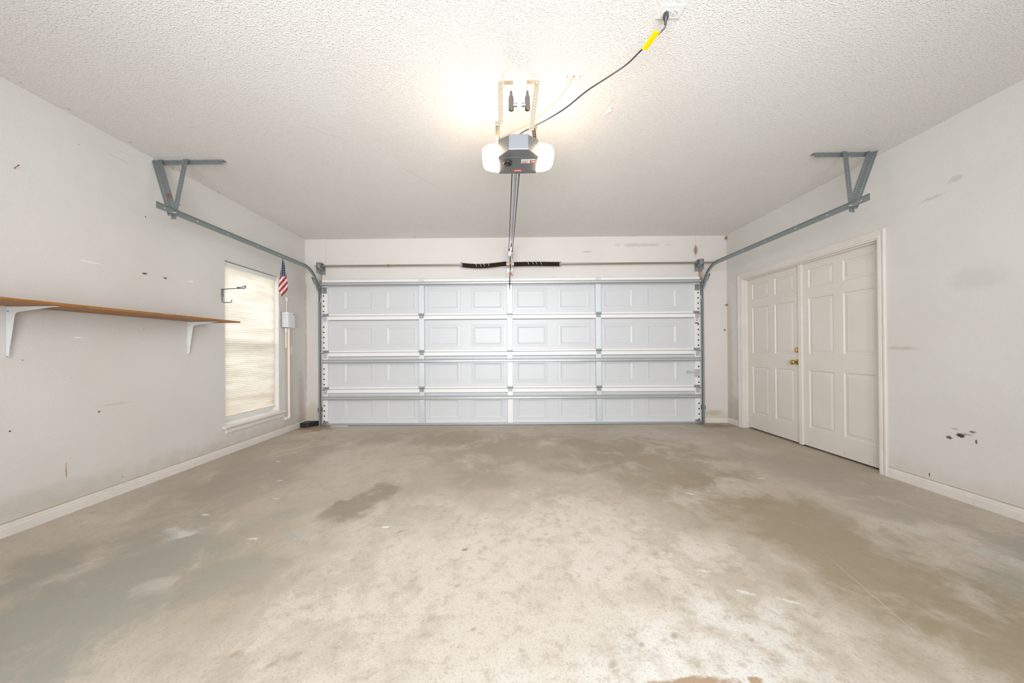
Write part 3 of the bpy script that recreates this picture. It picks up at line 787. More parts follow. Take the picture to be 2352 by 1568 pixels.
# opener bracket at the top of the middle stile
m = MB(); m.box(-.027, .040, YF-.010, YF-.0035, 1.925, 2.020); m.box(-.006, .004, YF-.045, YF-.010, 1.940, 2.010); m.box(.012, .022, YF-.045, YF-.010, 1.940, 2.010)
m.tube([(-.010, YF-.036, 1.955), (.026, YF-.036, 1.955)], .006, 8)
m.build('opener_bracket', M_bolt, gd, bevel=.001)

# ------------------------------------------------------------------ tracks
def sweep(m, path, prof):
    """path: list of (Y,Z) points in a vertical plane, prof: (x, n) offsets with n along the left-hand normal"""
    k = len(prof); n = len(path); base = len(m.v)
    for i, (y, z) in enumerate(path):
        a = path[max(0, i-1)]; b = path[min(n-1, i+1)]
        d = Vector((b[0]-a[0], b[1]-a[1])).normalized(); nr = Vector((-d.y, d.x))
        for x, q in prof: m.v.append((x, y+nr.x*q, z+nr.y*q))
    for i in range(n-1):
        for j in range(k-1): m.f.append((base+i*k+j, base+i*k+j+1, base+(i+1)*k+j+1, base+(i+1)*k+j))

def hull_angle(m, a, b, f1, f2, w, pitch=0.025, r=0.0045):
    """punched steel angle: two flanges of width w along directions f1,f2 from the edge a-b"""
    a, b, f1, f2 = Vector(a), Vector(b), Vector(f1).normalized(), Vector(f2).normalized()
    m.punched(a+f1*w/2, b+f1*w/2, f1, w, pitch, r); m.punched(a+f2*w/2, b+f2*w/2, f2, w, pitch, r)

def track(sgn):
    x = -2.757 if sgn < 0 else 2.783
    side = 'left' if sgn < 0 else 'right'
    tr = empty('door_track', (x, 4.95, 0), 'grey galvanised curved roller track %s' % ('on the window side of the garage door' if sgn < 0 else 'beside the double doors'), 'garage door track', 'roller tracks of the garage door')
    yv = 4.955; zh = 2.243; rad = 0.36
    xo = x; xi = x+(-sgn)*0.024
    prof = [(xi, -.014), (xi+(sgn)*.004, -.024), (xo-sgn*.006, -.026), (xo, -.020), (xo, .020), (xo-sgn*.006, .026), (xi+(sgn)*.004, .024), (xi, .014)]
    m = MB(); sweep(m, [(yv, 0.002), (yv, 0.6), (yv, 1.2), (yv, 1.80)], [(a, b*.8) for a, b in prof]); m.build('vertical_track', M_track, tr, solid=.002)
    m = MB(); arc = [(yv, 1.80), (yv, zh-rad)]
    for i in range(1, 15):
        a = math.pi/2*i/14; arc.append((yv-rad+rad*math.cos(a), zh-rad+rad*math.sin(a)))
    arc += [(4.2, zh+.001), (3.5, zh+.002), (2.9, zh+.004), (2.665, zh+.006)]
    lip = sgn*.014
    prof2 = [(xi+lip, -.014), (xi+lip+(sgn)*.002, -.024), (xo-sgn*.003, -.026), (xo, -.020), (xo, .020), (xo-sgn*.003, .026), (xi+lip+(sgn)*.002, .024), (xi+lip, .014)]
    prof2 = [(xi+lip+sgn*.001, -.021)]+prof2[1:7]+[(xi+lip+sgn*.001, .021)]
    sweep(m, arc, prof2); m.build('horizontal_track', M_track, tr, solid=.002)
    # bolts and slots along the track
    for yb in (2.73, 3.02, 3.35, 3.75, 4.1):
        b_ = MB(); b_.lathe((xo-sgn*.001, yb, zh+.002), (-sgn, 0, 0), [(0, .007), (.003, .007), (.005, .003)], 8); b_.build('bolt', M_bolt, tr)
    # jamb brackets
    for zb in (0.235,):
        b_ = MB(); b_.box(min(xo, xo+sgn*.035), max(xo, xo+sgn*.035), yv+.02, yv+.100, zb-.03, zb+.03)
        b_.lathe((xo+sgn*.022, yv+.02, zb), (0, -1, 0), [(0, .009), (.008, .009), (.010, .004)], 8)
        b_.build('jamb_bracket', M_angle, tr, bevel=.001)
    # flag bracket where the curve meets the vertical track
    b_ = MB(); b_.prism([(yv+.03, 1.86), (yv+.072, 1.86), (yv+.072, 2.24), (yv+.03, 2.24), (yv+.0, 2.15), (yv-.11, 2.13), (yv-.14, 2.10)], 'x', x-.0015+sgn*.003, x+.0015+sgn*.003)
    b_.build('flag_bracket', M_strut, tr)
    # reinforcing angle under the curve
    b_ = MB(); b_.bar((x+sgn*.005, 4.795, 2.125), (x+sgn*.005, 4.865, 2.045), .006, .02, (0, 1, 1)); b_.build('curve_brace', M_blackpl, tr)
    # hangers
    yc = 2.925
    if sgn < 0: xa, xb, xm, xw = -3.005, -2.445, -2.750, -3.000
    else: xa, xb, xm, xw = 3.115, 2.590, 2.832, 3.060
    b_ = MB(); hull_angle(b_, (xa, yc, H-.003), (xb, yc, H-.003), (0, 0, -1), (0, 1, 0), .038)
    b_.build('ceiling_angle', M_angle, tr, solid=.0022)
    yb = 2.815
    foot = Vector((x+sgn*.004, yb, zh-.055))
    for i, xt in enumerate((xw, xm)):
        top = Vector((xt, yc-.012, H-.012))
        d = (foot-top).normalized()
        side1 = Vector((-sgn, 0, 0)) if i == 0 else Vector((1, 0, 0))
        f1 = (side1-d*side1.dot(d)).normalized(); f2 = d.cross(f1).normalized()
        if f2.y < 0: f2 = -f2
        b_ = MB()
        if i == 0:
            hull_angle(b_, top-Vector((0, .003, 0)), foot+Vector((-sgn*-.0, -.003, .02)), f1, (f2*-1+Vector((sgn*1.2, 0, 0))), .036)
        else:
            b_.punched(top+Vector((.0, -.006, .008)), foot-Vector((.0, .006, 0)), f1, .042, .025, .0045)
        b_.build('hanger_angle', M_angle, tr, solid=.0022)
    b_ = MB(); b_.lathe((x+sgn*-.001, yb, zh), (-sgn, 0, 0), [(0, .011), (.006, .011), (.008, .005), (.018, .005)], 8); b_.build('hanger_bolt', M_bolt, tr)
    if sgn < 0:
        b_ = MB(); b_.lathe((-2.795, 2.80, 2.380), (.3, -1, 0), [(0, .016), (.003, .015), (.006, .004)], 10)
        tag(b_.build('rusty_washer', M_rust, tr), 'rusty orange washer')
    return tr
track(-1); track(1)
# strips of bare wood jamb behind the tracks
for x0, lab in ((-2.775, 'left'), (2.772, 'right')):
    m = MB(); m.box(x0, x0+.017, D-.030, D-.0125, 1.93, 2.28)
    tag(m.build('wood_strip', M_orange), 'bare orange wood strip below the cable drum on the %s side' % ('window' if lab == 'left' else 'double door'), 'wood strip')

# ------------------------------------------------------------------ torsion spring shaft
ZS, YSH = 2.316, 4.945
ts = empty('torsion_spring_assembly', (0.03, YSH, ZS), 'steel torsion shaft with two dark brown springs above the garage door', 'torsion spring')
m = MB(); m.tube([(-2.80, YSH, ZS), (2.93, YSH, ZS)], .0135, 12); m.build('shaft', M_shaft, ts, smooth=True)
def spring(x0, x1, sag):
    m = MB(); turns = int(abs(x1-x0)/.0092); N = turns*8; pts = []
    for i in range(N+1):
        f = i/N; a = 2*math.pi*turns*f; zc = ZS+sag*math.sin(math.pi*f*1.15+.2)
        pts.append((x0+(x1-x0)*f, YSH+.029*math.cos(a), zc+.029*math.sin(a)))
    m.tube(pts, .0046, 5)
    zcs = []; core = MB()
    for i in range(25):
        f = i/24; core_z = ZS+sag*math.sin(math.pi*f*1.15+.2); zcs.append((x0+(x1-x0)*f, YSH, core_z))
    m.tube(zcs, .026, 12)
    s_ = m.build('spring', M_spring, ts, smooth=True)
    for f in (.32, .42, .5, .6):
        z = ZS+sag*math.sin(math.pi*f*1.15+.2)
        c_ = MB(); xc = x0+(x1-x0)*f
        c_.tube([(xc-.014, YSH-.0355, z+.026), (xc-.004, YSH-.0385, z+.008), (xc+.006, YSH-.0365, z-.016)], .0022, 5)
        tag(c_.build('chalk_mark', M_label, s_), 'pale paint mark')
spring(-0.667, -0.035, -.020); spring(0.070, 0.722, .004)
for x0 in (-.690, .722):
    m = MB(); m.lathe((x0, YSH, ZS), (1, 0, 0), [(0, .036), (.012, .036), (.014, .030), (.024, .030)], 16); m.lathe((x0+.006, YSH-.03, ZS+.01), (0, -1, 0), [(0, .006), (.014, .006)], 6)
    m.build('winding_cone', M_hinge, ts)
m = MB(); m.box(0.008, .020, YSH-.045, YSH+.10, ZS-.05, ZS+.05); m.box(-.030, .060, YSH+.098, YSH+.104, ZS-.09, ZS+.09)
m.lathe((-.035, YSH, ZS), (1, 0, 0), [(0, .035), (.010, .035), (.012, .024), (.04, .024)], 14); m.lathe((.022, YSH, ZS), (1, 0, 0), [(0, .024), (.038, .024), (.040, .036), (.050, .036)], 14)
for dx, dz in ((-.02, .08), (.05, .08), (-.02, -.08), (.05, -.08)): m.lathe((dx, YSH+.098, ZS+dz), (0, -1, 0), [(0, .008), (.006, .008), (.008, .003)], 6)
m.build('center_bracket', M_bolt, ts)
for sgn, xd in ((-1, -2.725), (1, 2.735)):
    m = MB(); m.lathe((xd-.022, YSH, ZS), (1, 0, 0), [(0, .052), (.004, .056), (.008, .050), (.034, .050), (.038, .056), (.044, .053), (.046, .024), (.060, .024)] if sgn > 0 else [(-.016, .024), (-.002, .024), (0, .053), (.006, .056), (.010, .050), (.036, .050), (.040, .056), (.044, .052)], 24)
    dm = m.build('cable_drum', M_hinge, ts, smooth=True)
    m = MB()
    for j in range(5):
        a = j*2*math.pi/5; xs_ = xd-sgn*.024 if sgn > 0 else xd+.024
        m.lathe((xd-sgn*.030, YSH+.032*math.cos(a), ZS+.032*math.sin(a)), (-sgn, 0, 0), [(0, .010), (.004, .008)], 8)
    m.build('drum_spoke', M_darkhole, dm)
    m = MB(); px_ = xd+sgn*.030
    m.box(px_-.0015, px_+.0015, YSH-.05, YSH+.100, ZS-.105, ZS+.045); m.box(min(px_, px_-sgn*.05), max(px_, px_-sgn*.05), YSH+.097, YSH+.101, ZS-.105, ZS+.045)
    m.build('end_bearing_plate', M_hinge, ts)
m = MB(); m.lathe((-1.757, YSH, ZS), (1, 0, 0), [(0, .019), (.026, .019)], 12); tag(m.build('shaft_collar', M_brass, ts), 'brassy collar on the shaft')

# ------------------------------------------------------------------ opener
CX = 0.0655
op = empty('garage_door_opener', (CX, 2.32, 2.33), 'dark grey ceiling-hung garage door opener with two glowing lamp lenses', 'garage door opener')
ZB, ZT = 2.333, 2.445
m = MB(); m.box(CX-.131, CX+.131, 2.215, 2.425, ZB, ZT)
ch = m.build('chassis', M_opener, op, bevel=.006)
# hood: tapered cover reaching toward the room
m = MB()
A = [(CX-.131, 2.214, ZB+.002), (CX+.131, 2.214, ZB+.002), (CX+.131, 2.214, ZT), (CX-.131, 2.214, ZT)]
B = [(CX-.060, 2.085, 2.306), (CX+.058, 2.085, 2.306), (CX+.058, 2.085, 2.398), (CX-.060, 2.085, 2.398)]
m.add(A+B, [(0, 1, 5, 4), (1, 2, 6, 5), (2, 3, 7, 6), (3, 0, 4, 7), (0, 3, 2, 1)])
hd = m.build('hood', M_opener, op, bevel=.002)
m = MB(); m.box(CX-.060, CX+.058, 2.079, 2.0855, 2.305, 2.399); tag(m.build('hood_plate', M_opener2, hd, bevel=.006), 'smooth silver-blue end plate')
# lamp lenses: rounded ears
def lens(sgn):
    m = MB(); x0 = CX+sgn*.1315; NR = 9; NS = 28
    for i in range(NR+1):
        f = i/NR; ox = .105*math.sin(f*math.pi/2); sc = math.cos(f*math.pi/2)**.55 if i < NR else 0.02
        for j in range(NS):
            a = 2*math.pi*j/NS; ca, sa = math.cos(a), math.sin(a); e = .62
            yy_ = 2.318+.098*(abs(ca)**e)*(1 if ca >= 0 else -1)*(.35+.65*sc)*(1 if i < NR else .02); zz_ = 2.385+.067*(abs(sa)**e)*(1 if sa >= 0 else -1)*(.25+.75*sc)*(1 if i < NR else .02)
            m.v.append((x0+sgn*ox, yy_, zz_))
    for i in range(NR):
        for j in range(NS): m.f.append((i*NS+j, i*NS+(j+1) % NS, (i+1)*NS+(j+1) % NS, (i+1)*NS+j))
    m.f.append(tuple(range(NS))); m.f.append(tuple(range(NR*NS, (NR+1)*NS)))
    return tag(m.build('lamp_lens', M_lens, op, smooth=True), 'white lens glowing warm')
lens(-1); lens(1)
m = MB(); m.lathe((CX-.068, 2.275, ZB), (0, 0, -1), [(0, .030), (.008, .030), (.012, .027), (.013, .012), (.020, .012), (.022, .004)], 18)
for a in range(3): m.lathe((CX-.068+.014*math.cos(a*2.1+.5), 2.275+.014*math.sin(a*2.1+.5), ZB-.012), (0, 0, -1), [(0, .006), (.010, .006)], 8)
m.build('terminal_knob', M_black, ch, smooth=True)
def flat(name, x0, x1, y0, y1, z, mt, parent, lab=None, h=.0008):
    m = MB(); m.box(x0, x1, y0, y1, z-h, z); o = m.build(name, mt, parent)
    if lab: o['label'] = lab
    return o
lb = flat('label', CX+.020, CX+.078, 2.238, 2.285, ZB-.0002, M_label, ch, 'white printed warning label')
for k in range(3): flat('print_line', CX+.026, CX+.070, 2.250+k*.007-.004, 2.2525+k*.007-.004, ZB-.0012, M_greyprint, ch, h=.0003)
flat('print_line', CX+.026, CX+.062, 2.269, 2.277, ZB-.0012, M_redprint, ch, h=.0003)
m = MB(); m.lathe((CX+.097, 2.268, ZB-.0002), (0, 0, -1), [(0, .0135), (.0008, .0135)], 20); rl = m.build('label', M_redprint, ch); rl['label'] = 'round red and white label'
flat('print_line', CX+.087, CX+.107, 2.264, 2.272, ZB-.0012, M_label, ch, h=.0003)
flat('label', CX+.080, CX+.112, 2.238, 2.250, ZB-.0002, M_label, ch, 'small white label')
m = MB(); m.prism([(CX-.036, 2.390), (CX+.036, 2.390), (CX+.026, 2.368), (CX-.026, 2.368)], 'z', ZB-.001, ZB-.0002); o = m.build('label', M_redprint, ch); o['label'] = 'small red and white label near the rail'
flat('print_line', CX-.024, CX+.024, 2.376, 2.383, ZB-.0014, M_label, ch, h=.0003)
for sx_ in (-.116, .116):
    m = MB(); m.lathe((CX+sx_, 2.214, ZB+.022), (0, -1, 0), [(0, .007), (.003, .007), (.005, .003)], 8); m.build('screw', M_bolt, ch)
# rail
ry0, ry1 = 2.425, 4.87; rz0, rz1 = 2.372, 2.492
rx0, rx1 = 0.054, 0.026
def RP(y, dx=0, dz=0):
    f = (y-ry0)/(ry1-ry0); return Vector((rx0+(rx1-rx0)*f+dx, y, rz0+(rz1-rz0)*f+dz))
m = MB(); 
for dx, w, h, dz in ((0, .030, .003, .000), (-.009, .003, .028, -.014), (.009, .003, .028, -.014)): m.bar(RP(ry0, dx, dz), RP(ry1, dx, dz), w, h)
for dx in (-.012, .012): m.bar(RP(ry0, dx, -.028), RP(ry1, dx, -.028), .008, .003)
m.build('rail', M_strut, op)
for dx, ye in ((-.026, 4.82), (.026, 4.72)):
    m = MB(); m.tube([RP(2.43, dx, -.010), RP(3.6, dx, -.014), RP(ye, dx, -.010)], .0042, 6); m.build('chain', M_chain, op)
m = MB(); m.tube([RP(4.80, -.014, -.012), RP(4.80, .014, -.012)], .028, 16); m.box(-.002, .056, 4.70, 4.76, 2.44, 2.475)
m.build('pulley', M_black, op)
m = MB(); m.box(-.012, .058, 4.86, 4.92, 2.468, 2.474); m.box(-.012, .058, D-.014, D-.0085, 2.412, 2.51); m.bar((-.006, 4.88, 2.47), (-.006, D-.012, 2.43), .004, .03); m.bar((.052, 4.88, 2.47), (.052, D-.012, 2.43), .004, .03)
m.build('header_bracket', M_bolt, op, bevel=.001)
m = MB(); m.box(RP(4.62).x-.016, RP(4.62).x+.016, 4.55, 4.68, 2.41, 2.45); m.box(-.008, .030, 4.64, 4.70, 2.36, 2.42); tr_ = m.build('trolley', M_bolt, op, bevel=.003)
m = MB(); m.tube([(.018, 4.68, 2.385), (.020, 4.76, 2.25), (.010, 4.86, 2.08), (.008, YF-.036, 1.958)], .007, 6)
m.bar((.014, 4.70, 2.36), (.012, 4.80, 2.20), .004, .024); m.build('door_arm', M_chain, op)
m = MB(); m.tube([(.034, 4.62, 2.43), (.036, 4.62, 2.25), (.037, 4.62, 2.125)], .004, 6); m.build('release_rope', M_rope, op)
m = MB(); m.tube([(.030, 4.62, 2.122), (.044, 4.62, 2.082)], .008, 8); m.build('release_handle', M_red, op, smooth=True)
m = MB(); m.box(.002, .030, 4.66, 4.69, 2.255, 2.275); m.build('arm_pin_block', M_orange, op)
# hanging straps
m = MB(); hull_angle(m, (-.058, 2.106, H-.002), (-.058, 2.106, 2.482), (1, 0, 0), (0, 1, 0), .028, .022, .004); m.build('hanger_strap', M_strapgold, op, solid=.0022)
m = MB(); hull_angle(m, (.196, 2.106, H-.002), (.156, 2.106, 2.437), (-1, 0, 0), (0, 1, 0), .028, .022, .004); m.build('hanger_strap', M_strapgold, op, solid=.0022)
m = MB(); hull_angle(m, (-.076, 2.125, 2.50), (-.079, 2.235, 2.446), (0, 0, -1), (1, 0, 0), .026, .02, .0035); m.bar((-.078, 2.12, 2.49), (-.045, 2.11, 2.49), .004, .02); m.build('hanger_strap', M_strapgold, op, solid=.0022)
m = MB(); hull_angle(m, (.172, 2.125, 2.475), (.190, 2.235, 2.446), (0, 0, -1), (-1, 0, 0), .026, .02, .0035); m.bar((.150, 2.11, 2.472), (.180, 2.13, 2.465), .004, .02); m.build('hanger_strap', M_strapgold, op, solid=.0022)
m = MB(); m.punched((-.026, 2.115, H-.0015), (.032, 2.115, H-.0015), (0, 1, 0), .028, .019, .004); m.build('ceiling_angle', M_strapgold, op, solid=.002)
m = MB(); m.punched((.118, 2.113, H-.0015), (.168, 2.113, H-.0015), (0, 1, 0), .028, .019, .004); m.build('ceiling_angle', M_strapgold, op, solid=.002)
m = MB(); m.lathe((.178, 2.102, H-.016), (0, -1, 0), [(0, .008), (.006, .008), (.008, .003)], 8); m.build('bolt', M_bolt, op)

# safety sensors hanging by their wires
def sensor(x, sgn, led, lab):
    e = empty('safety_sensor', (x, 2.095, 2.74), lab, 'sensor', 'safety sensors hung from the ceiling')
    m = MB(); m.tube([(x, 2.095, H), (x+.0005, 2.094, 2.69), (x, 2.095, 2.662)], .0016, 5); m.build('wire', M_bolt, e)
    m = MB(); m.lathe((x, 2.095, 2.668), (0, 0, -1), [(0, .0075), (.014, .0078), (.020, .0085), (.032, .0130), (.040, .0155), (.104, .0165), (.112, .0165), (.113, .013)], 18)
    m.build('housing', M_sensor, e, smooth=True)
    m = MB(); m.lathe((x+sgn*.012, 2.090, 2.582), (sgn, 0, 0), [(0, .010), (.010, .010), (.011, .012), (.024, .012), (.025, .009)], 14); m.build('wing_nut', M_hinge, e, smooth=True)
    m = MB(); m.lathe((x, 2.095, 2.5552), (0, 0, -1), [(0, .0125), (.003, .011), (.006, .006), (.007, .001)], 14); m.build('eye', M_blackpl, e, smooth=True)
    m = MB(); m.lathe((x+.003, 2.084, 2.5535), (0, -.4, -1), [(0, .004), (.004, .003)], 8); m.build('indicator_light', led, e)
sensor(.021, 1, M_ledg, 'dark pear-shaped safety sensor with green light hanging by the opener, its knob pointing right')
sensor(.1205, -1, M_ledr, 'dark pear-shaped safety sensor with amber light hanging by the opener, its knob pointing left')

# ------------------------------------------------------------------ ceiling outlet, cord, blank plate, wire
ou = empty('ceiling_outlet', (.798, 1.679, H), 'white duplex outlet plate on the ceiling with a black plug in it', 'outlet')
m = MB(); m.prism([(.741, 1.643), (.857, 1.643), (.857, 1.715), (.741, 1.715)], 'z', H-.006, H); m.build('cover_plate', M_outlet, ou, bevel=.003)
for cx in (.779, .819):
    m = MB(); m.lathe((cx, 1.679, H-.0062), (0, 0, -1), [(0, .0175), (.002, .0172)], 20); rc = m.build('receptacle', M_outlet, ou, bevel=.0006)
    m = MB(); m.box(cx-.0065, cx-.0045+.0035, 1.670, 1.672, H-.0090, H-.0083); m.box(cx-.0065, cx-.0010, 1.686, 1.6885, H-.0090, H-.0083); m.lathe((cx+.009, 1.679, H-.0083), (0, 0, -1), [(0, .0025), (.0006, .0025)], 8)
    m.build('slots', M_slot, rc)
m = MB(); m.lathe((.799, 1.679, H-.006), (0, 0, -1), [(0, .003), (.0015, .0025)], 8); m.build('screw', M_bolt, ou)

pc = empty('power_cord', (.6, 1.9, 2.6), 'black power cord with yellow tag sagging from ceiling outlet to opener', 'power cord')
m = MB(); m.lathe((.777, 1.680, H-.0085), (-.02, .12, -1), [(0, .011), (.010, .0135), (.022, .0135), (.034, .008), (.036, .0065), (.050, .006), (.052, .0045)], 14); m.build('plug', M_cord, pc, smooth=True)
cpts = [(.777, 1.686, 2.685), (.776, 1.693, 2.672), (.748, 1.715, 2.655), (.699, 1.783, 2.645), (.644, 1.850, 2.625), (.563, 1.905, 2.603), (.459, 1.980, 2.582), (.356, 2.085, 2.56), (.261, 2.150, 2.54), (.174, 2.175, 2.51), (.080, 2.205, 2.478), (.060, 2.225, 2.44)]
def smooth_path(p, n=6):
    out = []; p = [Vector(q) for q in p]
    for i in range(len(p)-1):
        a, b, c_, d = p[max(0, i-1)], p[i], p[i+1], p[min(len(p)-1, i+2)]
        for k in range(n):
            u = k/n; out.append(0.5*((2*b)+(-a+c_)*u+(2*a-5*b+4*c_-d)*u*u+(-a+3*b-3*c_+d)*u**3))
    out.append(p[-1]); return out
m = MB(); m.tube(smooth_path(cpts), .0042, 8); m.build('cord', M_cord, pc, smooth=True)
# folded yellow tag wrapped on the cord
m = MB(); qa, qb = Vector((.7165, 1.676, 2.640)), Vector((.7500, 1.680, 2.640)); pa, pb_ = Vector((.6915, 1.772, 2.634)), Vector((.7215, 1.776, 2.634))
fold = (0.0, 0.30, 0.34, 0.38, 0.60, 0.63, 0.66, 1.0); up_ = (0.002, 0.0, 0.004, 0.0, -0.0005, 0.003, 0.0, 0.001)
for q, z_ in zip(fold, up_):
    m.v.append(tuple(qa.lerp(qb, q)+Vector((0, 0, z_)))); m.v.append(tuple(pa.lerp(pb_, q)+Vector((0, 0, z_))))
for i in range(len(fold)-1): m.f.append((2*i, 2*i+1, 2*i+3, 2*i+2))
tg = m.build('yellow_tag', M_yellow, pc, solid=.0008); tg['label'] = 'bright yellow folded tag'
bp = empty('blank_plate', (.405, 2.062, H), 'small white blank plate on ceiling with thin wire coming out', 'wall plate')
m = MB(); m.prism([(.352, 2.030), (.456, 2.030), (.458, 2.094), (.354, 2.094)], 'z', H-.005, H); m.build('plate', M_outlet, bp, bevel=.002)
m = MB(); m.lathe((.400, 2.068, H-.0052), (0, 0, -1), [(0, .005), (.001, .005)], 10); m.build('wire_hole', M_rust, bp)
for dx in (-.040, .040):
    m = MB(); m.lathe((.400+dx, 2.068, H-.0052), (0, 0, -1), [(0, .003), (.002, .0025)], 8); m.build('screw', M_rust, bp)
m = MB(); m.tube(smooth_path([(.399, 2.067, 2.736), (.369, 2.107, 2.70), (.325, 2.156, 2.67), (.263, 2.205, 2.64), (.203, 2.239, 2.61), (.124, 2.256, 2.565), (.038, 2.245, 2.52), (-.050, 2.235, 2.468), (-.062, 2.236, 2.447)]), .0022, 5)
tag(m.build('bell_wire', M_wirecol, smooth=True), 'thin tan wire looping from blank ceiling plate to opener', 'wire')

# ------------------------------------------------------------------ shelf on the left wall
sf = empty('wall_shelf', (XL+.17, 2.4, 1.378), 'long brown pine shelf of two planks on white brackets', 'shelf')
for x0, x1, ye in ((XL+.346-.168, XL+.346, 3.395), (XL+.002, XL+.166, 3.395)):
    m = MB(); m.box(x0, x1, 1.25, ye, 1.376 if x0 > XL+.1 else 1.3762, 1.391 if x0 > XL+.1 else 1.389); m.build('plank', M_wood, sf, bevel=.0015)
def bracket(y, arm, s=1.0, lab=''):
    e = empty('shelf_bracket', (XL, y, 1.062), lab, 'shelf bracket', 'white shelf brackets')
    zt = 1.3745; dz = .31
    # web: tapered leg and tapered arm, rounded inner corner
    pts = [(XL+.001, zt-dz), (XL+.001, zt-.001), (XL+arm, zt-.001), (XL+arm, zt-.004)]
    for i in range(9):
        f = i/8; a = math.pi/2*f
        pts.append((XL+.078-.024*math.sin(a)+.0, zt-.034-.026*(1-math.cos(a)))) if i else pts.append((XL+.085, zt-.0325))
    pts.append((XL+.016, zt-dz))
    m = MB(); m.prism(pts, 'y', y-.011, y-.008)
    m.box(XL+.0005, XL+.004, y-.011, y+.011, zt-dz, zt); m.box(XL+.004, XL+arm, y-.011, y+.011, zt-.003, zt)
    o = m.build('web', M_white, e, bevel=.0012)
    m = MB(); m.bar((XL+.020, y-.013, zt-dz+.03), (XL+.034, y-.013, zt-.03), .012, .004, (0, 1, 0)); m.build('rib', M_white, o, bevel=.002)
    for x, z in ((XL+.012, zt-dz+.008), (XL+.016, zt-.030)):
        m = MB(); m.lathe((x, y-.0112, z), (0, -1, 0), [(0, .0045), (.002, .0045), (.003, .002)], 8); m.build('screw', M_hinge, e)
bracket(2.045, .305, lab='white metal shelf bracket at the near left end of the brown shelf')
bracket(3.205, .275, lab='white metal shelf bracket beside the window under the brown shelf')

# bike hook
bh = empty('bike_hook', (XL, 3.60, 1.62), 'grey steel two-arm storage hook screwed to wall beside window', 'hook')
m = MB(); m.box(XL, XL+.004, 3.575, 3.605, 1.672, 1.752); m.box(XL+.004, XL+.010, 3.577, 3.589, 1.64, 1.752); m.build('mounting_plate', M_angle, bh, bevel=.001)
for z in (1.69, 1.715, 1.74):
    m = MB(); m.lathe((XL+.004, 3.597, z), (1, 0, 0), [(0, .004), (.003, .003)], 8); m.build('screw', M_bolt, bh)
m = MB(); m.tube(smooth_path([(-3.007, 3.583, 1.747), (-2.92, 3.583, 1.752), (-2.83, 3.583, 1.754)], 3), .0042, 8)
m.tube(smooth_path([(-2.866, 3.60, 1.768), (-2.84, 3.585, 1.757), (-2.80, 3.575, 1.751), (-2.765, 3.57, 1.752), (-2.750, 3.565, 1.765), (-2.742, 3.562, 1.775)], 4), .0042, 8)
m.tube(smooth_path([(-2.866, 3.60, 1.768), (-2.838, 3.615, 1.770), (-2.815, 3.625, 1.782), (-2.803, 3.628, 1.792)], 4), .0042, 8)
m.build('upper_hook', M_blackpl, bh, smooth=True)
m = MB(); m.tube(smooth_path([(-3.009, 3.583, 1.69), (-3.009, 3.583, 1.63), (-3.000, 3.583, 1.612), (-2.985, 3.583, 1.608), (-2.930, 3.583, 1.608), (-2.913, 3.583, 1.613), (-2.909, 3.583, 1.638)], 4), .0048, 8)
m.build('lower_hook', M_angle, bh, smooth=True)

# ------------------------------------------------------------------ flag hanging from the track
m = MB(); NU, NV = 14, 40; uvs = []
for j in range(NV+1):
    v_ = j/NV
    for i in range(NU+1):
        u_ = i/NU
        half = .006+.047*min(1, (v_/.82))**.9
        ln = .36+.083*(1-abs(u_-.36)/.64)**1.0 if u_ > .36 else .36+.083*(u_/.36)*.9+.02
        w_ = (u_-.5)*2*half; y = 4.170+.010*v_+w_-.004*v_
        z = 2.205-ln*v_
        w_ *= .88; fo = (.010*v_+.003)*math.sin(u_*11+.8)
        m.v.append((-2.750+w_*.835-fo*.55, 4.165+w_*.55+fo*.835, z)); uvs.append((w_, ln*v_))
for j in range(NV):
    for i in range(NU): a = j*(NU+1)+i; m.f.append((a, a+1, a+NU+2, a+NU+1))
m.uv = uvs
fg = empty('flag', (-2.76, 4.17, 2.2), 'small striped flag with white stars on blue hanging folded from the roller track', 'flag')
m.build('cloth', M_flag, fg, smooth=True, solid=.001)
m = MB(); m.tube([(-2.760, 4.17, 2.226), (-2.760, 4.17, 2.19)], .003, 6); m.build('tie', M_cord, fg)

# ------------------------------------------------------------------ controller box, conduits, wall outlet
cb = empty('controller_box', (XL, 4.59, 1.40), 'light grey wall box with small navy label beside the window', 'controller box')
m = MB(); m.box(XL+.006, XL+.088, 4.520, 4.662, 1.408, 1.610); bx_ = m.build('housing', M_box, cb, bevel=.004)
m = MB(); m.box(XL, XL+.012, 4.513, 4.668, 1.402, 1.614); m.build('back_plate', M_hinge, cb, bevel=.002)
m = MB(); m.box(XL+.0885, XL+.096, 4.522, 4.664, 1.404, 1.612); cv = m.build('cover', M_box, cb, bevel=.002)
m = MB(); m.box(XL+.0961, XL+.0968, 4.628, 4.654, 1.578, 1.596); tag(m.build('label', M_blue, cv), 'small navy label with pale lettering')
for k in range(2):
    m = MB(); m.box(XL+.0968, XL+.0971, 4.632, 4.650, 1.582+k*.006, 1.5845+k*.006); m.build('print_line', M_label, cv)
for z in (1.455, 1.535, 1.575):
    m = MB(); m.box(XL+.010, XL+.086, 4.5188, 4.5202, z, z+.003); m.build('side_groove', M_greyprint, cb)
for z in (1.43, 1.455, 1.49, 1.525, 1.56):
    m = MB(); m.lathe((XL+.066, 4.520, z), (0, -1, 0), [(0, .003), (.002, .003)], 6); m.build('side_screw', M_greyprint, cb)
def conduit(name, lab, path, r, fittings, m_=M_pvc):
    e = empty(name, path[0], lab, 'conduit')
    m = MB(); m.tube(path, r, 12); m.build('pipe', m_, e, smooth=True)
    for pts, rr in fittings: m = MB(); m.tube(pts, rr, 12); m.build('fitting', M_pvcw, e, smooth=True)
xc = XL+.024
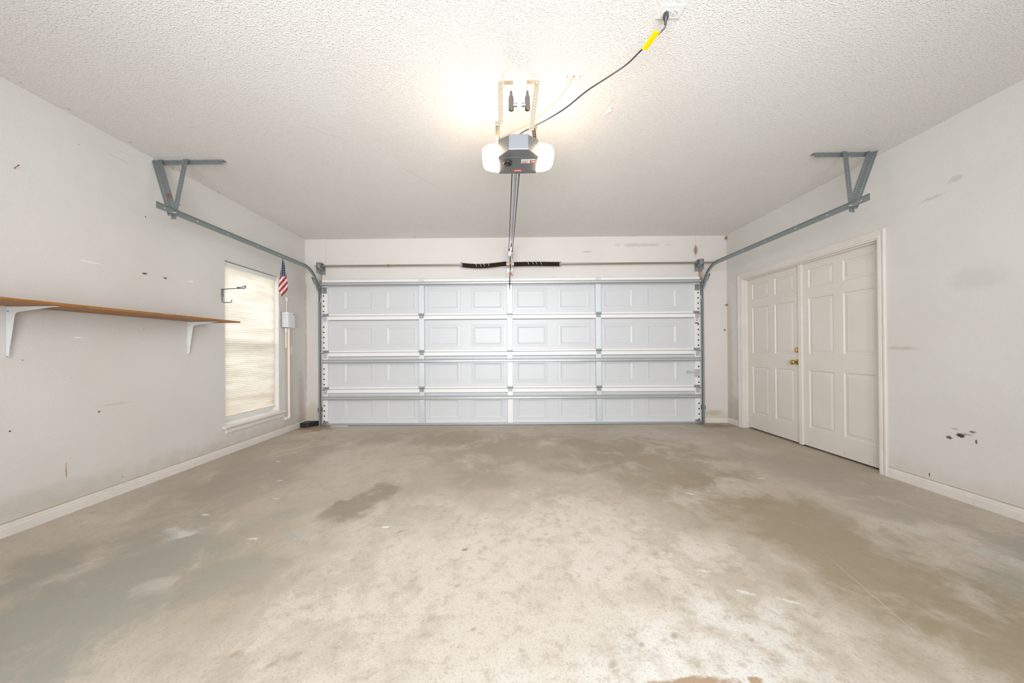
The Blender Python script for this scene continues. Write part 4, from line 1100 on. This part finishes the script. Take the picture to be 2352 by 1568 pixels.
conduit('conduit', 'thin cream pipe with white cap rising above the grey wall box', [(xc, 4.597, 1.800), (xc, 4.597, 1.615)], .0048, [([(xc, 4.597, 1.760), (xc, 4.597, 1.80), (xc, 4.597, 1.815)], [.017, .017, .009])])
conduit('conduit', 'short thin cream pipe hanging under the grey wall box', [(xc+.004, 4.578, 1.37), (xc+.004, 4.578, 1.135)], .0105, [([(xc+.004, 4.578, 1.400), (xc+.004, 4.578, 1.352)], .0165), ([(xc+.004, 4.578, 1.352), (xc+.004, 4.578, 1.335)], .0125)])
conduit('conduit', 'long cream pipe from grey wall box down to white elbow', [(xc+.010, 4.622, 1.403), (xc+.010, 4.622, .235)], .0155, [(smooth_path([(xc+.010, 4.622, .245), (xc+.010, 4.622, .210), (xc+.004, 4.608, .194), (xc-.004, 4.585, .192), (xc-.006, 4.570, .192)], 3), .0185)])
wo = empty('wall_outlet', (XL, 4.73, 1.10), 'cream wall outlet with looped cord near the corner', 'outlet')
m = MB(); m.box(XL, XL+.005, 4.690, 4.762, 1.040, 1.150); m.build('cover_plate', M_outlet, wo, bevel=.002)
for z in (1.072, 1.118):
    m = MB(); m.lathe((XL+.0051, 4.726, z), (1, 0, 0), [(0, .016), (.002, .0155)], 16); rc = m.build('receptacle', M_outlet, wo)
    m = MB(); m.box(XL+.0071, XL+.0076, 4.7195, 4.7215, z-.004, z+.004); m.box(XL+.0071, XL+.0076, 4.7305, 4.7325, z-.004, z+.004); m.build('slots', M_slot, rc)
m = MB(); m.tube(smooth_path([(XL+.008, 4.735, 1.118), (XL+.03, 4.76, 1.12), (XL+.03, 4.80, 1.09), (XL+.02, 4.815, 1.03), (XL+.015, 4.785, .99), (XL+.012, 4.74, 1.0), (XL+.006, 4.715, 1.02)]), .0022, 6); m.build('cord', M_outlet, wo, smooth=True)

# black block on the floor in the corner
bb = empty('rubber_block', (-2.93, 4.95, 0), 'black flat-topped rubber block on the floor in the far corner', 'rubber block')
M_blocktop = mat('dusty_black_top', (0.13, 0.11, 0.09), 0.8)
poly = [(-2.995, 4.885), (-2.965, 4.878), (-2.905, 4.884), (-2.880, 4.905), (-2.80, 5.035), (-2.86, 5.043), (-2.96, 5.043), (-2.998, 5.02)]
m = MB(); m.prism(poly, 'z', 0, .066); m.build('body', M_black, bb, bevel=.004)
cxp = sum(p[0] for p in poly)/8; cyp = sum(p[1] for p in poly)/8
m = MB(); m.prism([(cxp+(x-cxp)*.93, cyp+(y-cyp)*.93) for x, y in poly], 'z', .066, .069); tag(m.build('top', M_blocktop, bb), 'dusty brown top')

# nails, mud dabs, loose flake
m = MB(); m.tube([(XL, 2.073, 2.223), (XL+.035, 2.066, 2.236)], .0016, 6); m.lathe((XL+.035, 2.066, 2.236), (.94, -.15, .3), [(0, .0045), (.0015, .0045)], 8)
m.lathe((XL, 2.073, 2.223), (1, 0, 0), [(0, .003), (.004, .0025)], 8)
tag(m.build('nail', M_rust), 'rusty nail sticking out of the wall above the shelf', 'nail')
m = MB(); m.tube([(XL, 2.051, .624), (XL+.004, 2.051, .624)], .004, 6); tag(m.build('nail', M_blackpl), 'dark nail head in the wall below the shelf', 'nail')
def lump(c, r, lab):
    m = MB(); rr = random.Random(int(c[2]*100)); N1, N2 = 7, 10
    for i in range(N1+1):
        for j in range(N2):
            a = math.pi*i/N1; b = 2*math.pi*j/N2; q = 1+.25*rr.random()
            m.v.append((c[0]+r[0]*math.sin(a)*math.cos(b)*q, c[1]+r[1]*math.sin(a)*math.sin(b)*q, c[2]+r[2]*math.cos(a)*q))
    for i in range(N1):
        for j in range(N2): m.f.append((i*N2+j, i*N2+(j+1) % N2, (i+1)*N2+(j+1) % N2, (i+1)*N2+j))
    tag(m.build('mud_dab', M_mud, smooth=True), lab, 'mud dab')
lump((XR-.012, D-.012, 2.698), (.014, .014, .022), 'rusty brown dab of mud in the corner just below the ceiling')
lump((XR-.008, D-.010, 1.721), (.018, .012, .013), 'orange-brown dab of mud on the corner at door-top height of the double doors')
lump((XR-.038, D-.004, 1.353), (.012, .008, .012), 'small orange dab of mud on the wall beside the double doors')
m = MB(); m.add([(.655, 2.355, H-.001), (.70, 2.34, H-.001), (.712, 2.36, H-.012), (.672, 2.42, H-.004), (.660, 2.45, H-.001)], [(0, 1, 2, 3, 4)])
tag(m.build('paint_flake', M_ceil, solid=.001), 'curled paint flake hanging from the ceiling right of the opener', 'paint flake')
